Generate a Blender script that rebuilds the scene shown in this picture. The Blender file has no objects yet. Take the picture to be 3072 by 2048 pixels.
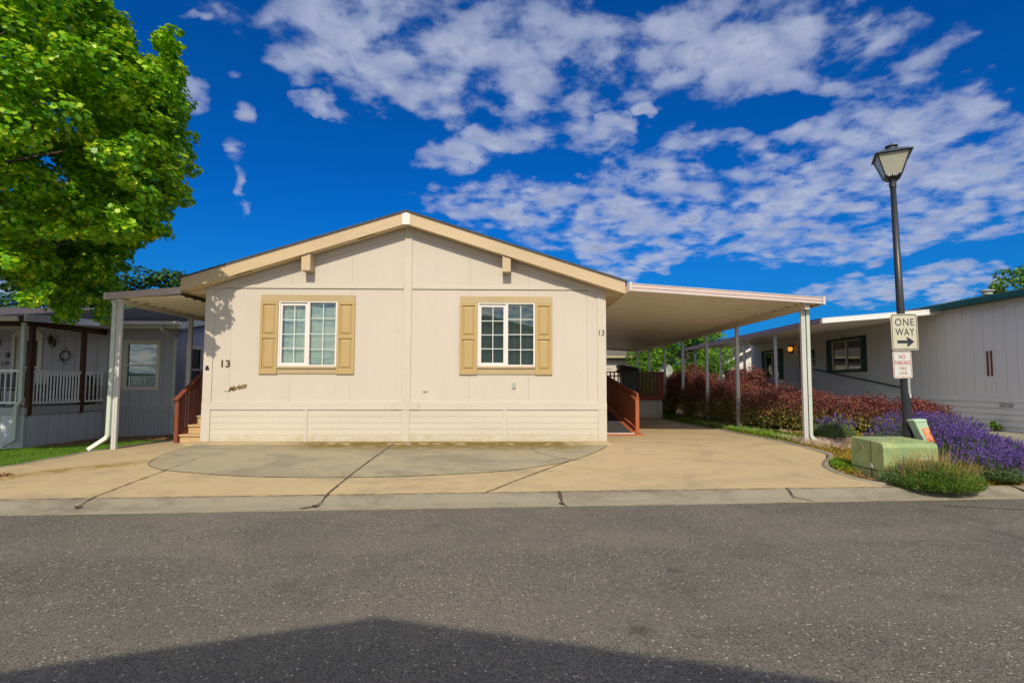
import bpy, math, random
import numpy as np
from math import sin, cos, pi, radians, sqrt
from mathutils import Vector, Matrix

S = bpy.context.scene
COL = S.collection
RNG = np.random.RandomState(7)
random.seed(11)

# ------------------------------------------------------------------ camera
cam_d = bpy.data.cameras.new('camera')
cam = bpy.data.objects.new('camera', cam_d)
COL.objects.link(cam)
yaw, tilt, roll = 0.0255, 0.0628, 0.0017
f = Vector((sin(yaw)*cos(tilt), cos(yaw)*cos(tilt), sin(tilt)))
r = Vector((cos(yaw), -sin(yaw), 0)); u = r.cross(f)
r2 = r*cos(roll)+u*sin(roll); u2 = -r*sin(roll)+u*cos(roll)
M = Matrix((r2, u2, -f)).transposed().to_4x4(); M.translation = (0, 0, 1.176)
cam.matrix_world = M
cam_d.sensor_width = 36; cam_d.lens = 36*1632/3072
cam_d.shift_x = -36.14/3072; cam_d.shift_y = 29.03/3072
cam_d.clip_start = 0.05; cam_d.clip_end = 2000
S.camera = cam

# ------------------------------------------------------------------ sun, sky, exposure
SUN_EL = 38.0
SUN_POWER = 3.6
SKY = 0.15
EXPOSURE = 0.23
sl = bpy.data.lights.new('sun', 'SUN'); sl.energy = SUN_POWER; sl.angle = radians(0.5); sl.color = (1, .87, .67)
so = bpy.data.objects.new('sun', sl); COL.objects.link(so)
so.location = (0, -30, 30)
sd = Vector((0.04, cos(radians(SUN_EL)), -sin(radians(SUN_EL))))
so.rotation_euler = sd.to_track_quat('-Z', 'Y').to_euler()
S.cycles.diffuse_bounces = 8; S.cycles.transparent_max_bounces = 12
S.view_settings.view_transform = 'Standard'; S.view_settings.look = 'None'
S.view_settings.exposure = EXPOSURE; S.view_settings.gamma = 1

def NL(nt, a, b): nt.links.new(a, b)
def node(nt, t, **k):
    n = nt.nodes.new(t)
    for a, v in k.items():
        if a.startswith('i_'):
            n.inputs[int(a[2:])].default_value = v
        else: setattr(n, a, v)
    return n
def mth(nt, op, a, b=None, c=None):
    n = nt.nodes.new('ShaderNodeMath'); n.operation = op
    for i, x in enumerate((a, b, c)):
        if x is None: continue
        if isinstance(x, (int, float)): n.inputs[i].default_value = x
        else: nt.links.new(x, n.inputs[i])
    return n.outputs[0]
def mixc(nt, fac, a, b, blend='MIX'):
    n = nt.nodes.new('ShaderNodeMix'); n.data_type = 'RGBA'; n.blend_type = blend
    for i, x in ((0, fac), (6, a), (7, b)):
        if isinstance(x, (int, float)): n.inputs[i].default_value = x
        elif isinstance(x, (tuple, list)): n.inputs[i].default_value = (x[0], x[1], x[2], 1)
        else: nt.links.new(x, n.inputs[i])
    return n.outputs[2]
def ramp(nt, fac, stops, interp='LINEAR'):
    n = nt.nodes.new('ShaderNodeValToRGB'); n.color_ramp.interpolation = interp
    e = n.color_ramp.elements
    while len(e) > 1: e.remove(e[-1])
    e[0].position = stops[0][0]; c = stops[0][1]; e[0].color = (c, c, c, 1) if isinstance(c, (int, float)) else (*c, 1)
    for p, c in stops[1:]:
        q = e.new(p); q.color = (c, c, c, 1) if isinstance(c, (int, float)) else (*c, 1)
    nt.links.new(fac, n.inputs[0]); return n.outputs[0]
def sstep(nt, x, a, b):
    n = nt.nodes.new('ShaderNodeMapRange'); n.interpolation_type = 'SMOOTHSTEP'
    n.inputs[1].default_value = a; n.inputs[2].default_value = b
    nt.links.new(x, n.inputs[0]); return n.outputs[0]

W = bpy.data.worlds.new('World'); S.world = W; W.use_nodes = True
W.cycles.sampling_method = 'MANUAL'; W.cycles.sample_map_resolution = 512
nt = W.node_tree; nt.nodes.clear()
out = node(nt, 'ShaderNodeOutputWorld'); bg = node(nt, 'ShaderNodeBackground')
sky = node(nt, 'ShaderNodeTexSky', sky_type='NISHITA', sun_disc=False)
sky.sun_elevation = radians(SUN_EL); sky.sun_rotation = radians(180); sky.air_density = 1.0; sky.dust_density = 0.6; sky.ozone_density = 3.0
tc = node(nt, 'ShaderNodeTexCoord')
sp = node(nt, 'ShaderNodeSeparateXYZ'); NL(nt, tc.outputs['Generated'], sp.inputs[0])
X, Y, Z = sp.outputs
# deep polarised blue of the photograph: the physical sky graded in hue and depth
blue = mixc(nt, 1.0, sky.outputs[0], (0.004, 0.25, 0.61), 'MULTIPLY')
low = sstep(nt, Z, .34, .0)
blue = mixc(nt, mth(nt, 'MULTIPLY', low, .75), blue, (.10, 1.25, 3.1))
# cloud layer: a flat deck seen in perspective, p = direction.xy / height
zz = mth(nt, 'ADD', mth(nt, 'MAXIMUM', Z, 0.0), 0.16)
cx_ = mth(nt, 'DIVIDE', X, zz); cy_ = mth(nt, 'DIVIDE', Y, zz)
cp = node(nt, 'ShaderNodeCombineXYZ'); NL(nt, cx_, cp.inputs[0]); NL(nt, cy_, cp.inputs[1])
def noise(nt, vec, scale, detail=6, rough=.55, dist=0.0, lac=2.0):
    n = node(nt, 'ShaderNodeTexNoise'); n.inputs['Scale'].default_value = scale; n.inputs['Detail'].default_value = detail
    n.inputs['Roughness'].default_value = rough; n.inputs['Distortion'].default_value = dist; n.inputs['Lacunarity'].default_value = lac
    NL(nt, vec, n.inputs['Vector']); return n.outputs['Fac']
n1 = noise(nt, cp.outputs[0], 1.6, 4, .5, .3)
n2 = noise(nt, cp.outputs[0], 6.0, 9, .60, .3)
n3 = noise(nt, cp.outputs[0], 26., 6, .6, .1)
vo = node(nt, 'ShaderNodeTexVoronoi', feature='SMOOTH_F1'); vo.inputs['Scale'].default_value = 12.; vo.inputs['Smoothness'].default_value = .8
wv_ = node(nt, 'ShaderNodeVectorMath', operation='ADD'); NL(nt, cp.outputs[0], wv_.inputs[0]); wn = node(nt, 'ShaderNodeTexNoise'); wn.inputs['Scale'].default_value = 7; wn.inputs['Detail'].default_value = 3; NL(nt, cp.outputs[0], wn.inputs['Vector'])
ws_ = node(nt, 'ShaderNodeVectorMath', operation='SCALE'); NL(nt, wn.outputs['Color'], ws_.inputs[0]); ws_.inputs['Scale'].default_value = .11; NL(nt, ws_.outputs[0], wv_.inputs[1]); NL(nt, wv_.outputs[0], vo.inputs['Vector'])
puff = mth(nt, 'SUBTRACT', 1.0, mth(nt, 'MULTIPLY', vo.outputs['Distance'], 1.35))
# where banks of cloud stand, as bearings (x/y, z/y): centre, half sizes, tilt, weight
ya = mth(nt, 'MAXIMUM', mth(nt, 'ABSOLUTE', Y), 0.05)
dv = node(nt, 'ShaderNodeCombineXYZ'); NL(nt, mth(nt, 'DIVIDE', X, ya), dv.inputs[0]); NL(nt, mth(nt, 'DIVIDE', Z, ya), dv.inputs[1])
BANKS = [
 (-0.305, 0.636, 0.147, 0.087, -15, 1), (-0.137, 0.643, 0.14, 0.105, 0, 1), (-0.067, 0.573, 0.126, 0.056, 20, 0.8), (0.003, 0.566, 0.087, 0.105, 30, 0.85),
 (-0.056, 0.444, 0.087, 0.036, 5, 1), (0.094, 0.629, 0.133, 0.098, 0, 0.78), (0.045, 0.475, 0.105, 0.035, 15, 0.7), (0.157, 0.468, 0.077, 0.031, 10, 0.62),
 (0.423, 0.65, 0.35, 0.081, 4, 1.05), (0.549, 0.59, 0.168, 0.031, 0, 0.8), (0.227, 0.615, 0.154, 0.077, 0, 0.72), (0.129, 0.545, 0.112, 0.042, 10, 0.5),
 (0.017, 0.338, 0.14, 0.042, -8, 1), (0.255, 0.402, 0.154, 0.053, 25, 0.92), (0.297, 0.314, 0.28, 0.067, 0, 0.95), (0.143, 0.279, 0.126, 0.039, -15, 0.75),
 (0.241, 0.23, 0.105, 0.024, 8, 0.9), (0.549, 0.346, 0.266, 0.059, 6, 0.95), (0.493, 0.412, 0.112, 0.035, 30, 0.7), (0.759, 0.482, 0.168, 0.087, 20, 1.1),
 (0.577, 0.478, 0.119, 0.028, 8, 0.85), (0.871, 0.398, 0.168, 0.087, 10, 1.15), (0.885, 0.559, 0.084, 0.056, 30, 0.8), (0.717, 0.282, 0.238, 0.025, 5, 0.85),
 (0.752, 0.192, 0.21, 0.028, 5, 0.95), (0.647, 0.248, 0.126, 0.014, 5, 0.6), (-0.602, 0.534, 0.048, 0.05, 20, 0.45), (-0.504, 0.44, 0.048, 0.02, -48, 0.6),
 (-0.484, 0.37, 0.015, 0.048, 0, 0.5), (-0.358, 0.516, 0.045, 0.015, -5, 1.1), (-0.508, 0.584, 0.036, 0.015, -20, 0.36), (-0.48, 0.688, 0.084, 0.039, -10, 0.5),
 (-0.578, 0.688, 0.034, 0.013, 0, 0.36), (-0.49, 0.514, 0.022, 0.031, 30, 0.36), (-0.347, 0.559, 0.056, 0.022, 0, 0.55), (0.206, 0.503, 0.034, 0.02, 5, 1.05),
 (0.264, 0.531, 0.021, 0.014, 0, 1), (0.423, 0.478, 0.038, 0.018, 10, 0.8), (-0.375, 0.629, 0.042, 0.056, 0, 0.7), (-0.879, 0.174, 0.126, 0.035, 0, 0.6),
 (-0.725, 0.156, 0.084, 0.017, 0, 0.6), (0.689, 0.293, 0.084, 0.042, 0, 0.6), (0.871, 0.314, 0.084, 0.02, 5, 0.4)
]
acc = None
wq = node(nt, 'ShaderNodeTexNoise'); wq.inputs['Scale'].default_value = 9; wq.inputs['Detail'].default_value = 4; NL(nt, dv.outputs[0], wq.inputs['Vector'])
wr_ = node(nt, 'ShaderNodeVectorMath', operation='MULTIPLY_ADD'); NL(nt, wq.outputs['Color'], wr_.inputs[0]); wr_.inputs[1].default_value = (.16, .10, 0); NL(nt, dv.outputs[0], wr_.inputs[2])
wc_ = node(nt, 'ShaderNodeVectorMath', operation='SUBTRACT'); NL(nt, wr_.outputs[0], wc_.inputs[0]); wc_.inputs[1].default_value = (.08, .05, 0)
for (bx, by, sx_, sy_, rot, w) in BANKS:
    mp = node(nt, 'ShaderNodeMapping', vector_type='TEXTURE')
    mp.inputs['Location'].default_value = (bx, by, 0); mp.inputs['Rotation'].default_value = (0, 0, radians(rot)); mp.inputs['Scale'].default_value = (sx_*1.7, sy_*1.75, 1)
    NL(nt, wc_.outputs[0], mp.inputs[0])
    g = node(nt, 'ShaderNodeTexGradient', gradient_type='QUADRATIC_SPHERE'); NL(nt, mp.outputs[0], g.inputs[0])
    s_ = mth(nt, 'MULTIPLY', mth(nt, 'POWER', g.outputs['Fac'], .6), w)
    acc = s_ if acc is None else mth(nt, 'MAXIMUM', acc, s_)
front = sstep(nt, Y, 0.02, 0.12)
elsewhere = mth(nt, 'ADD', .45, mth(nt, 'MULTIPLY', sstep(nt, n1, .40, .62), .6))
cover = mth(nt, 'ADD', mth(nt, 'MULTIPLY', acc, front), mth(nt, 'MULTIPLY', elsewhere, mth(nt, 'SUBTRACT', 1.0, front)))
tex = mth(nt, 'ADD', mth(nt, 'MULTIPLY', n2, .60), mth(nt, 'ADD', mth(nt, 'MULTIPLY', n3, .21), mth(nt, 'MULTIPLY', puff, .19)))
dens = mth(nt, 'ADD', mth(nt, 'MULTIPLY', mth(nt, 'SUBTRACT', tex, .475), 6.4), mth(nt, 'SUBTRACT', mth(nt, 'MULTIPLY', mth(nt, 'SQRT', cover), 1.75), .95))
dens = mth(nt, 'SUBTRACT', dens, mth(nt, 'MULTIPLY', sstep(nt, cover, .30, .0), .9))
alpha = sstep(nt, dens, -0.45, 1.2)
core = sstep(nt, mth(nt, 'ADD', mth(nt, 'MULTIPLY', dens, .28), mth(nt, 'ADD', mth(nt, 'MULTIPLY', mth(nt, 'SUBTRACT', n2, .5), 2.2), mth(nt, 'MULTIPLY', mth(nt, 'SUBTRACT', n3, .5), 1.6))), -0.15, .95)
ccol = ramp(nt, core, [(0, (.66, .73, .92)), (.4, (.55, .62, .84)), (1, (.40, .47, .70))])
# unseen cloud around the sun, added brighter and warmer as fill light
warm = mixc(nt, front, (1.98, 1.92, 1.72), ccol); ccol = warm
skyc = node(nt, 'ShaderNodeVectorMath', operation='SCALE'); NL(nt, blue, skyc.inputs[0]); skyc.inputs['Scale'].default_value = SKY
ccs = node(nt, 'ShaderNodeVectorMath', operation='SCALE'); NL(nt, ccol, ccs.inputs[0]); ccs.inputs['Scale'].default_value = 0.65
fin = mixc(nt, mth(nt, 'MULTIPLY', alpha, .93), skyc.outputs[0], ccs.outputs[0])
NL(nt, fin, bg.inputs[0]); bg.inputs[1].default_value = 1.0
NL(nt, bg.outputs[0], out.inputs[0])

# ------------------------------------------------------------------ materials
def new_mat(name):
    m = bpy.data.materials.new(name); m.use_nodes = True; t = m.node_tree
    b = t.nodes['Principled BSDF']; g = t.nodes.new('ShaderNodeNewGeometry')
    return m, t, b, g.outputs['Position']
def pm(name, col, rough=.6, var=.12, scale=2.0, fine=40., bump=.0, bscale=60., spec=.3, metal=0., col2=None, stretch=(1, 1, 1), clump=0.5):
    m, t, b, pos = new_mat(name)
    mp = node(t, 'ShaderNodeMapping'); NL(t, pos, mp.inputs[0]); mp.inputs['Scale'].default_value = stretch
    a = noise(t, mp.outputs[0], scale, 4, .6, .3); c = noise(t, mp.outputs[0], fine, 3, .6)
    k = mth(t, 'ADD', mth(t, 'MULTIPLY', a, clump), mth(t, 'MULTIPLY', c, 1-clump))
    c2 = col2 or tuple(x*(1-var*2.2) for x in col)
    hi = tuple(min(1, x*(1+var)) for x in col)
    base = ramp(t, k, [(.30, c2), (.52, col), (.72, hi)])
    NL(t, base, b.inputs['Base Color']); b.inputs['Roughness'].default_value = rough; b.inputs['Specular IOR Level'].default_value = spec
    b.inputs['Metallic'].default_value = metal
    if bump:
        bn = node(t, 'ShaderNodeBump'); bn.inputs['Strength'].default_value = bump; bn.inputs['Distance'].default_value = .004
        NL(t, noise(t, pos, bscale, 4, .6), bn.inputs['Height']); NL(t, bn.outputs[0], b.inputs['Normal'])
    return m
def siding(name, col, axis, pitch, depth=.5, width=.06, dark=.5, grime=None, off=0., faint=0.):
    """vertical grooved panel siding"""
    m, t, b, pos = new_mat(name)
    s = node(t, 'ShaderNodeSeparateXYZ'); NL(t, pos, s.inputs[0])
    uu = s.outputs[axis]
    def groove(p, w, o):
        q = mth(t, 'FRACT', mth(t, 'DIVIDE', mth(t, 'ADD', uu, 100+o), p))
        d = mth(t, 'ABSOLUTE', mth(t, 'SUBTRACT', q, .5))
        return sstep(t, d, .5-w/p, .5-w/p*.35)
    g = groove(pitch, width, off)
    mp = node(t, 'ShaderNodeMapping'); NL(t, pos, mp.inputs[0]); mp.inputs['Scale'].default_value = (1, 1, .18)
    a = noise(t, mp.outputs[0], 3, 5, .6, .2); c = noise(t, mp.outputs[0], 60, 4, .65)
    k = mth(t, 'ADD', mth(t, 'MULTIPLY', a, .5), mth(t, 'MULTIPLY', c, .5))
    base = ramp(t, k, [(.3, tuple(x*.94 for x in col)), (.5, col), (.7, tuple(min(1, x*1.03) for x in col))])
    if grime:
        lo = sstep(t, mth(t, 'ADD', s.outputs[2], mth(t, 'MULTIPLY', a, -.25)), .12, -.12)
        base = mixc(t, mth(t, 'MULTIPLY', lo, .45), base, grime)
    base = mixc(t, mth(t, 'MULTIPLY', g, dark), base, tuple(x*.35 for x in col))
    h = mth(t, 'ADD', mth(t, 'MULTIPLY', g, -1.0), mth(t, 'MULTIPLY', c, .12))
    if faint:
        g2 = groove(.2035, .012, .03)
        base = mixc(t, mth(t, 'MULTIPLY', g2, faint), base, tuple(x*.6 for x in col))
    NL(t, base, b.inputs['Base Color']); b.inputs['Roughness'].default_value = .62; b.inputs['Specular IOR Level'].default_value = .25
    bn = node(t, 'ShaderNodeBump'); bn.inputs['Strength'].default_value = depth; bn.inputs['Distance'].default_value = .006
    NL(t, h, bn.inputs['Height']); NL(t, bn.outputs[0], b.inputs['Normal'])
    return m
def glass(name, tint=(.85, .92, .9), refl=1.5):
    m = bpy.data.materials.new(name); m.use_nodes = True; t = m.node_tree; t.nodes.clear()
    o = node(t, 'ShaderNodeOutputMaterial'); mx = node(t, 'ShaderNodeMixShader')
    tr = node(t, 'ShaderNodeBsdfTransparent'); tr.inputs[0].default_value = (*tint, 1)
    gl = node(t, 'ShaderNodeBsdfGlossy'); gl.inputs['Roughness'].default_value = .02
    fr = node(t, 'ShaderNodeFresnel'); fr.inputs[0].default_value = refl
    ge = node(t, 'ShaderNodeNewGeometry'); bn = node(t, 'ShaderNodeBump'); bn.inputs['Strength'].default_value = .03; bn.inputs['Distance'].default_value = .01
    NL(t, noise(t, ge.outputs['Position'], 3, 2), bn.inputs['Height']); NL(t, bn.outputs[0], gl.inputs['Normal'])
    NL(t, mth(t, 'MINIMUM', mth(t, 'MULTIPLY', fr.outputs[0], 2.2), 1.0), mx.inputs[0]); NL(t, tr.outputs[0], mx.inputs[1]); NL(t, gl.outputs[0], mx.inputs[2]); NL(t, mx.outputs[0], o.inputs[0])
    return m
def leafm(name, stops, trans=.35, rough=.5, nscale=1.2, spec=.25, rw=.5):
    """per-leaf random + clump noise colour; thin translucent blade"""
    m, t, b, pos = new_mat(name)
    ge = [n for n in t.nodes if n.type == 'NEW_GEOMETRY'][0]
    k = mth(t, 'ADD', mth(t, 'MULTIPLY', ge.outputs['Random Per Island'], rw), mth(t, 'MULTIPLY', noise(t, pos, nscale, 3, .6), 1-rw))
    c = ramp(t, k, stops)
    NL(t, c, b.inputs['Base Color']); b.inputs['Roughness'].default_value = rough; b.inputs['Specular IOR Level'].default_value = spec
    tl = node(t, 'ShaderNodeBsdfTranslucent'); NL(t, mixc(t, 1.0, c, (1.25, 1.2, .6), 'MULTIPLY'), tl.inputs[0])
    mx = node(t, 'ShaderNodeMixShader'); mx.inputs[0].default_value = trans
    o = [n for n in t.nodes if n.type == 'OUTPUT_MATERIAL'][0]
    NL(t, b.outputs[0], mx.inputs[1]); NL(t, tl.outputs[0], mx.inputs[2]); NL(t, mx.outputs[0], o.inputs[0])
    return m

CREAM = (.505, .46, .40)
TAN = (.60, .42, .20)
M_ = {}
M_['siding'] = siding('cream siding', CREAM, 0, 1.22, .5, .007, .32, None, off=.88, faint=.05)
M_['siding_side'] = siding('cream side siding', CREAM, 1, 1.22, .5, .008, .45, None, faint=.15)
M_['trim'] = pm('cream trim', (.51,.465,.397), .6, .05, 1.5, 60, .25, 90)
M_['lap'] = pm('cream lap board', (.505, .468, .392), .6, .06, 1.2, 50, .2, 80, stretch=(.25, 1, 2))
def foot_grime(m, z0, z1, col, amt):
    t = m.node_tree; b = t.nodes['Principled BSDF']; src = b.inputs['Base Color'].links[0].from_socket
    g = t.nodes.new('ShaderNodeNewGeometry'); sp_ = node(t, 'ShaderNodeSeparateXYZ'); NL(t, g.outputs['Position'], sp_.inputs[0])
    k = mth(t, 'ADD', sp_.outputs[2], mth(t, 'MULTIPLY', mth(t, 'SUBTRACT', noise(t, g.outputs['Position'], 5, 6, .7, .5), .5), .5))
    NL(t, mixc(t, mth(t, 'MULTIPLY', sstep(t, k, z1, z0), amt), src, col), b.inputs['Base Color'])
foot_grime(M_['lap'], -.05, .22, (.34, .27, .11), .6); foot_grime(M_['trim'], -.08, .16, (.34, .27, .11), .5)
M_['fascia'] = pm('tan fascia paint', (.49, .38, .24), .55, .07, 1.2, 50, .3, 80, stretch=(.4, 1, 1))
M_['shutter'] = pm('gold tan shutter', (.41, .30, .135), .5, .04, 2, 60, .1, 80)
M_['header'] = pm('tan header board', (.41, .32, .18), .6, .08, 2, 60, .3, 90, stretch=(.4, 1, 1))
M_['soffit'] = pm('tan soffit', (.66, .54, .34), .6, .05)
M_['white'] = pm('white vinyl', (.66, .62, .60), .35, .03, 3, 80)
M_['alum'] = pm('cream aluminium', (.66, .60, .48), .4, .05, 2, 60, spec=.5)
M_['alumwhite'] = pm('white aluminium', (.50, .50, .49), .38, .04, 2, 60, spec=.5)
M_['alumpink'] = pm('rose beige aluminium', (.54, .41, .38), .4, .05, 2, 60, spec=.5)
M_['alumunder'] = pm('cream pan underside', (.82, .76, .62), .32, .05, 2, 60, spec=.6, metal=.0)
M_['shingle'] = None
M_['glass'] = glass('window glass')
M_['blind'] = pm('white blind slat', (.64, .68, .65), .5, .04)
M_['blind2'] = pm('grey blind slat', (.30, .34, .33), .5, .04)
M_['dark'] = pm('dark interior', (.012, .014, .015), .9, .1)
M_['bronze'] = pm('dark bronze', (.07, .05, .02), .45, .1, metal=.3)
M_['gold'] = pm('worn brass', (.24, .15, .03), .4, .2, metal=.6, fine=90)
M_['grey'] = pm('grey plastic', (.33, .36, .33), .5, .05)
M_['black'] = pm('black metal', (.018, .022, .028), .38, .15, 3, 70, .1, 120, spec=.5)
M_['redwood'] = pm('redwood stain', (.38, .115, .05), .6, .12, 3, 50, .4, 60, stretch=(3, 3, .4), spec=.2)
M_['redwood2'] = pm('dark redwood stain', (.27, .075, .04), .65, .12, 3, 50, .4, 60, stretch=(3, 3, .4), spec=.2)
M_['greyboard'] = pm('weathered fence board', (.13, .07, .045), .85, .14, 3, 50, .4, 60, stretch=(3, 3, .3), spec=.15)
M_['stepwood'] = pm('tan stair tread', (.50, .36, .19), .7, .12, 3, 50, .4, 60, stretch=(.5, 3, 3), spec=.15)
M_['mat'] = pm('charcoal grip mat', (.055, .055, .062), .9, .15, 6, 200, .5, 300)
M_['darkwood'] = pm('dark brown post', (.075, .03, .016), .6, .12, 3, 50, .3, 60, stretch=(3, 3, .3), spec=.2)
M_['bin'] = pm('black bin plastic', (.02, .022, .026), .45, .1, 3, 60, spec=.4)
M_['transf'] = None
M_['ped'] = pm('pale green plastic', (.36, .50, .35), .5, .05, 3, 60, .1)
M_['sage'] = pm('sage white downspout', (.46, .52, .46), .45, .05, 2, 60, spec=.4)
M_['signwhite'] = pm('aged sign white', (.47, .45, .35), .45, .06, 6, 60, spec=.4)
M_['signwhite2'] = pm('sign white', (.50, .54, .51), .4, .04, 6, 60, spec=.4)
M_['signblack'] = pm('sign black', (.025, .028, .045), .45, .1)
M_['signred'] = pm('sign red', (.42, .03, .035), .5, .1)
M_['orange'] = pm('orange sticker', (.85, .20, .015), .5, .05)
M_['lampglass'] = None
M_['green'] = pm('dark green paint', (.012, .06, .048), .45, .12, 3, 50, .2, 70)
M_['teal'] = pm('teal green gutter', (.012, .085, .075), .45, .1, 2, 40)
M_['greysiding'] = siding('grey lilac siding', (.42, .41, .44), 0, .305, .7, .012, .55)
M_['greysiding_side'] = siding('grey blue side siding', (.38, .40, .52), 1, .305, .7, .014, .65)
M_['greyskirt'] = siding('grey skirting', (.40, .41, .42), 0, .10, .7, .012, .5)
M_['whiteskirt'] = siding('pale deck skirting', (.52, .56, .62), 1, .305, .7, .014, .5)
M_['whiteskirt_front'] = siding('pale front deck skirting', (.55, .57, .60), 0, .305, .7, .014, .5)
M_['greytrim'] = pm('grey trim', (.38, .39, .39), .6, .06)
M_['cream2'] = pm('ivory window trim', (.62, .60, .50), .5, .05)
M_['beigesiding'] = siding('beige grooved siding', (.74, .725, .70), 1, .305, .6, .011, .30)
M_['beigesiding_x'] = siding('beige end siding', (.74, .725, .70), 0, .305, .75, .018, .55)
M_['beigelap'] = pm('beige lap board', (.72, .71, .685), .6, .06, 1.5, 50, .2, 80)
M_['beigetrim'] = pm('beige trim', (.74, .72, .69), .6, .06)
M_['brownbar'] = pm('rust brown bar', (.16, .06, .045), .6, .1)
M_['rail_white'] = pm('white railing paint', (.72, .74, .74), .45, .05)
M_['couch'] = pm('navy cushion', (.02, .03, .055), .8, .15)
M_['conc'] = None

def shingle_mat(name, col, axis=0):
    m, t, b, pos = new_mat(name)
    s = node(t, 'ShaderNodeSeparateXYZ'); NL(t, pos, s.inputs[0])
    br = node(t, 'ShaderNodeTexBrick'); br.inputs['Scale'].default_value = 1.0
    br.inputs['Color1'].default_value = (*col, 1); br.inputs['Color2'].default_value = (*[c*.6 for c in col], 1); br.inputs['Mortar'].default_value = (*[c*.3 for c in col], 1)
    br.inputs['Brick Width'].default_value = .3; br.inputs['Row Height'].default_value = .14; br.inputs['Mortar Size'].default_value = .006; br.offset = .37
    cb = node(t, 'ShaderNodeCombineXYZ'); NL(t, s.outputs[axis], cb.inputs[0]); NL(t, s.outputs[1-axis], cb.inputs[1]); NL(t, cb.outputs[0], br.inputs[0])
    k = noise(t, pos, 60, 4, .7)
    NL(t, mixc(t, .5, br.outputs[0], ramp(t, k, [(.3, tuple(c*.5 for c in col)), (.7, tuple(c*1.5 for c in col))])), b.inputs['Base Color'])
    b.inputs['Roughness'].default_value = .9; b.inputs['Specular IOR Level'].default_value = .15
    bn = node(t, 'ShaderNodeBump'); bn.inputs['Strength'].default_value = .7; bn.inputs['Distance'].default_value = .01
    NL(t, mth(t, 'ADD', br.outputs['Fac'], mth(t, 'MULTIPLY', k, -.6)), bn.inputs['Height']); NL(t, bn.outputs[0], b.inputs['Normal'])
    return m
M_['shingle'] = shingle_mat('dark asphalt shingle', (.08, .078, .075), 1)
M_['shingle_grey'] = shingle_mat('purple grey shingle', (.105, .10, .125), 0)
M_['shingle_light'] = shingle_mat('brown grey shingle', (.16, .15, .135), 1)

def transformer_mat():
    m, t, b, pos = new_mat('sun faded green enamel')
    a = noise(t, pos, 3.5, 5, .6, .6); c = noise(t, pos, 90, 3, .7)
    base = ramp(t, mth(t, 'ADD', mth(t, 'MULTIPLY', a, .75), mth(t, 'MULTIPLY', c, .25)), [(.3, (.17, .235, .12)), (.48, (.26, .33, .145)), (.6, (.33, .40, .17)), (.75, (.36, .44, .24))])
    # arc-shaped scuffs rubbed by the plants
    s = node(t, 'ShaderNodeSeparateXYZ'); NL(t, pos, s.inputs[0])
    dx = mth(t, 'SUBTRACT', s.outputs[0], 6.12); dz = mth(t, 'SUBTRACT', s.outputs[2], -.05)
    rr = mth(t, 'SQRT', mth(t, 'ADD', mth(t, 'MULTIPLY', dx, dx), mth(t, 'MULTIPLY', dz, dz)))
    wv = mth(t, 'SINE', mth(t, 'MULTIPLY', mth(t, 'ADD', rr, mth(t, 'MULTIPLY', a, .08)), 190))
    band = mth(t, 'MULTIPLY', sstep(t, rr, .22, .28), sstep(t, rr, .44, .37))
    fr = sstep(t, s.outputs[1], 8.2, 8.02)
    base = mixc(t, mth(t, 'MULTIPLY', mth(t, 'MULTIPLY', band, fr), mth(t, 'ADD', mth(t, 'MULTIPLY', wv, .22), .3)), base, (.13, .26, .13))
    NL(t, base, b.inputs['Base Color']); b.inputs['Roughness'].default_value = .5; b.inputs['Specular IOR Level'].default_value = .35
    return m
M_['transf'] = transformer_mat()
def lampglass_mat():
    m = pm('frosted lamp glass', (.36, .37, .30), .35, .06, 8, 60, spec=.5)
    return m
M_['lampglass'] = lampglass_mat()
def amber_mat():
    m, t, b, pos = new_mat('lit amber glass'); b.inputs['Base Color'].default_value = (.8, .35, .05, 1)
    b.inputs['Emission Color'].default_value = (1, .42, .06, 1); b.inputs['Emission Strength'].default_value = .75
    NL(t, ramp(t, noise(t, pos, 20, 2), [(.3, (.7, .25, .03)), (.7, (.9, .42, .08))]), b.inputs['Base Color'])
    return m
M_['amber'] = amber_mat()

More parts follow.
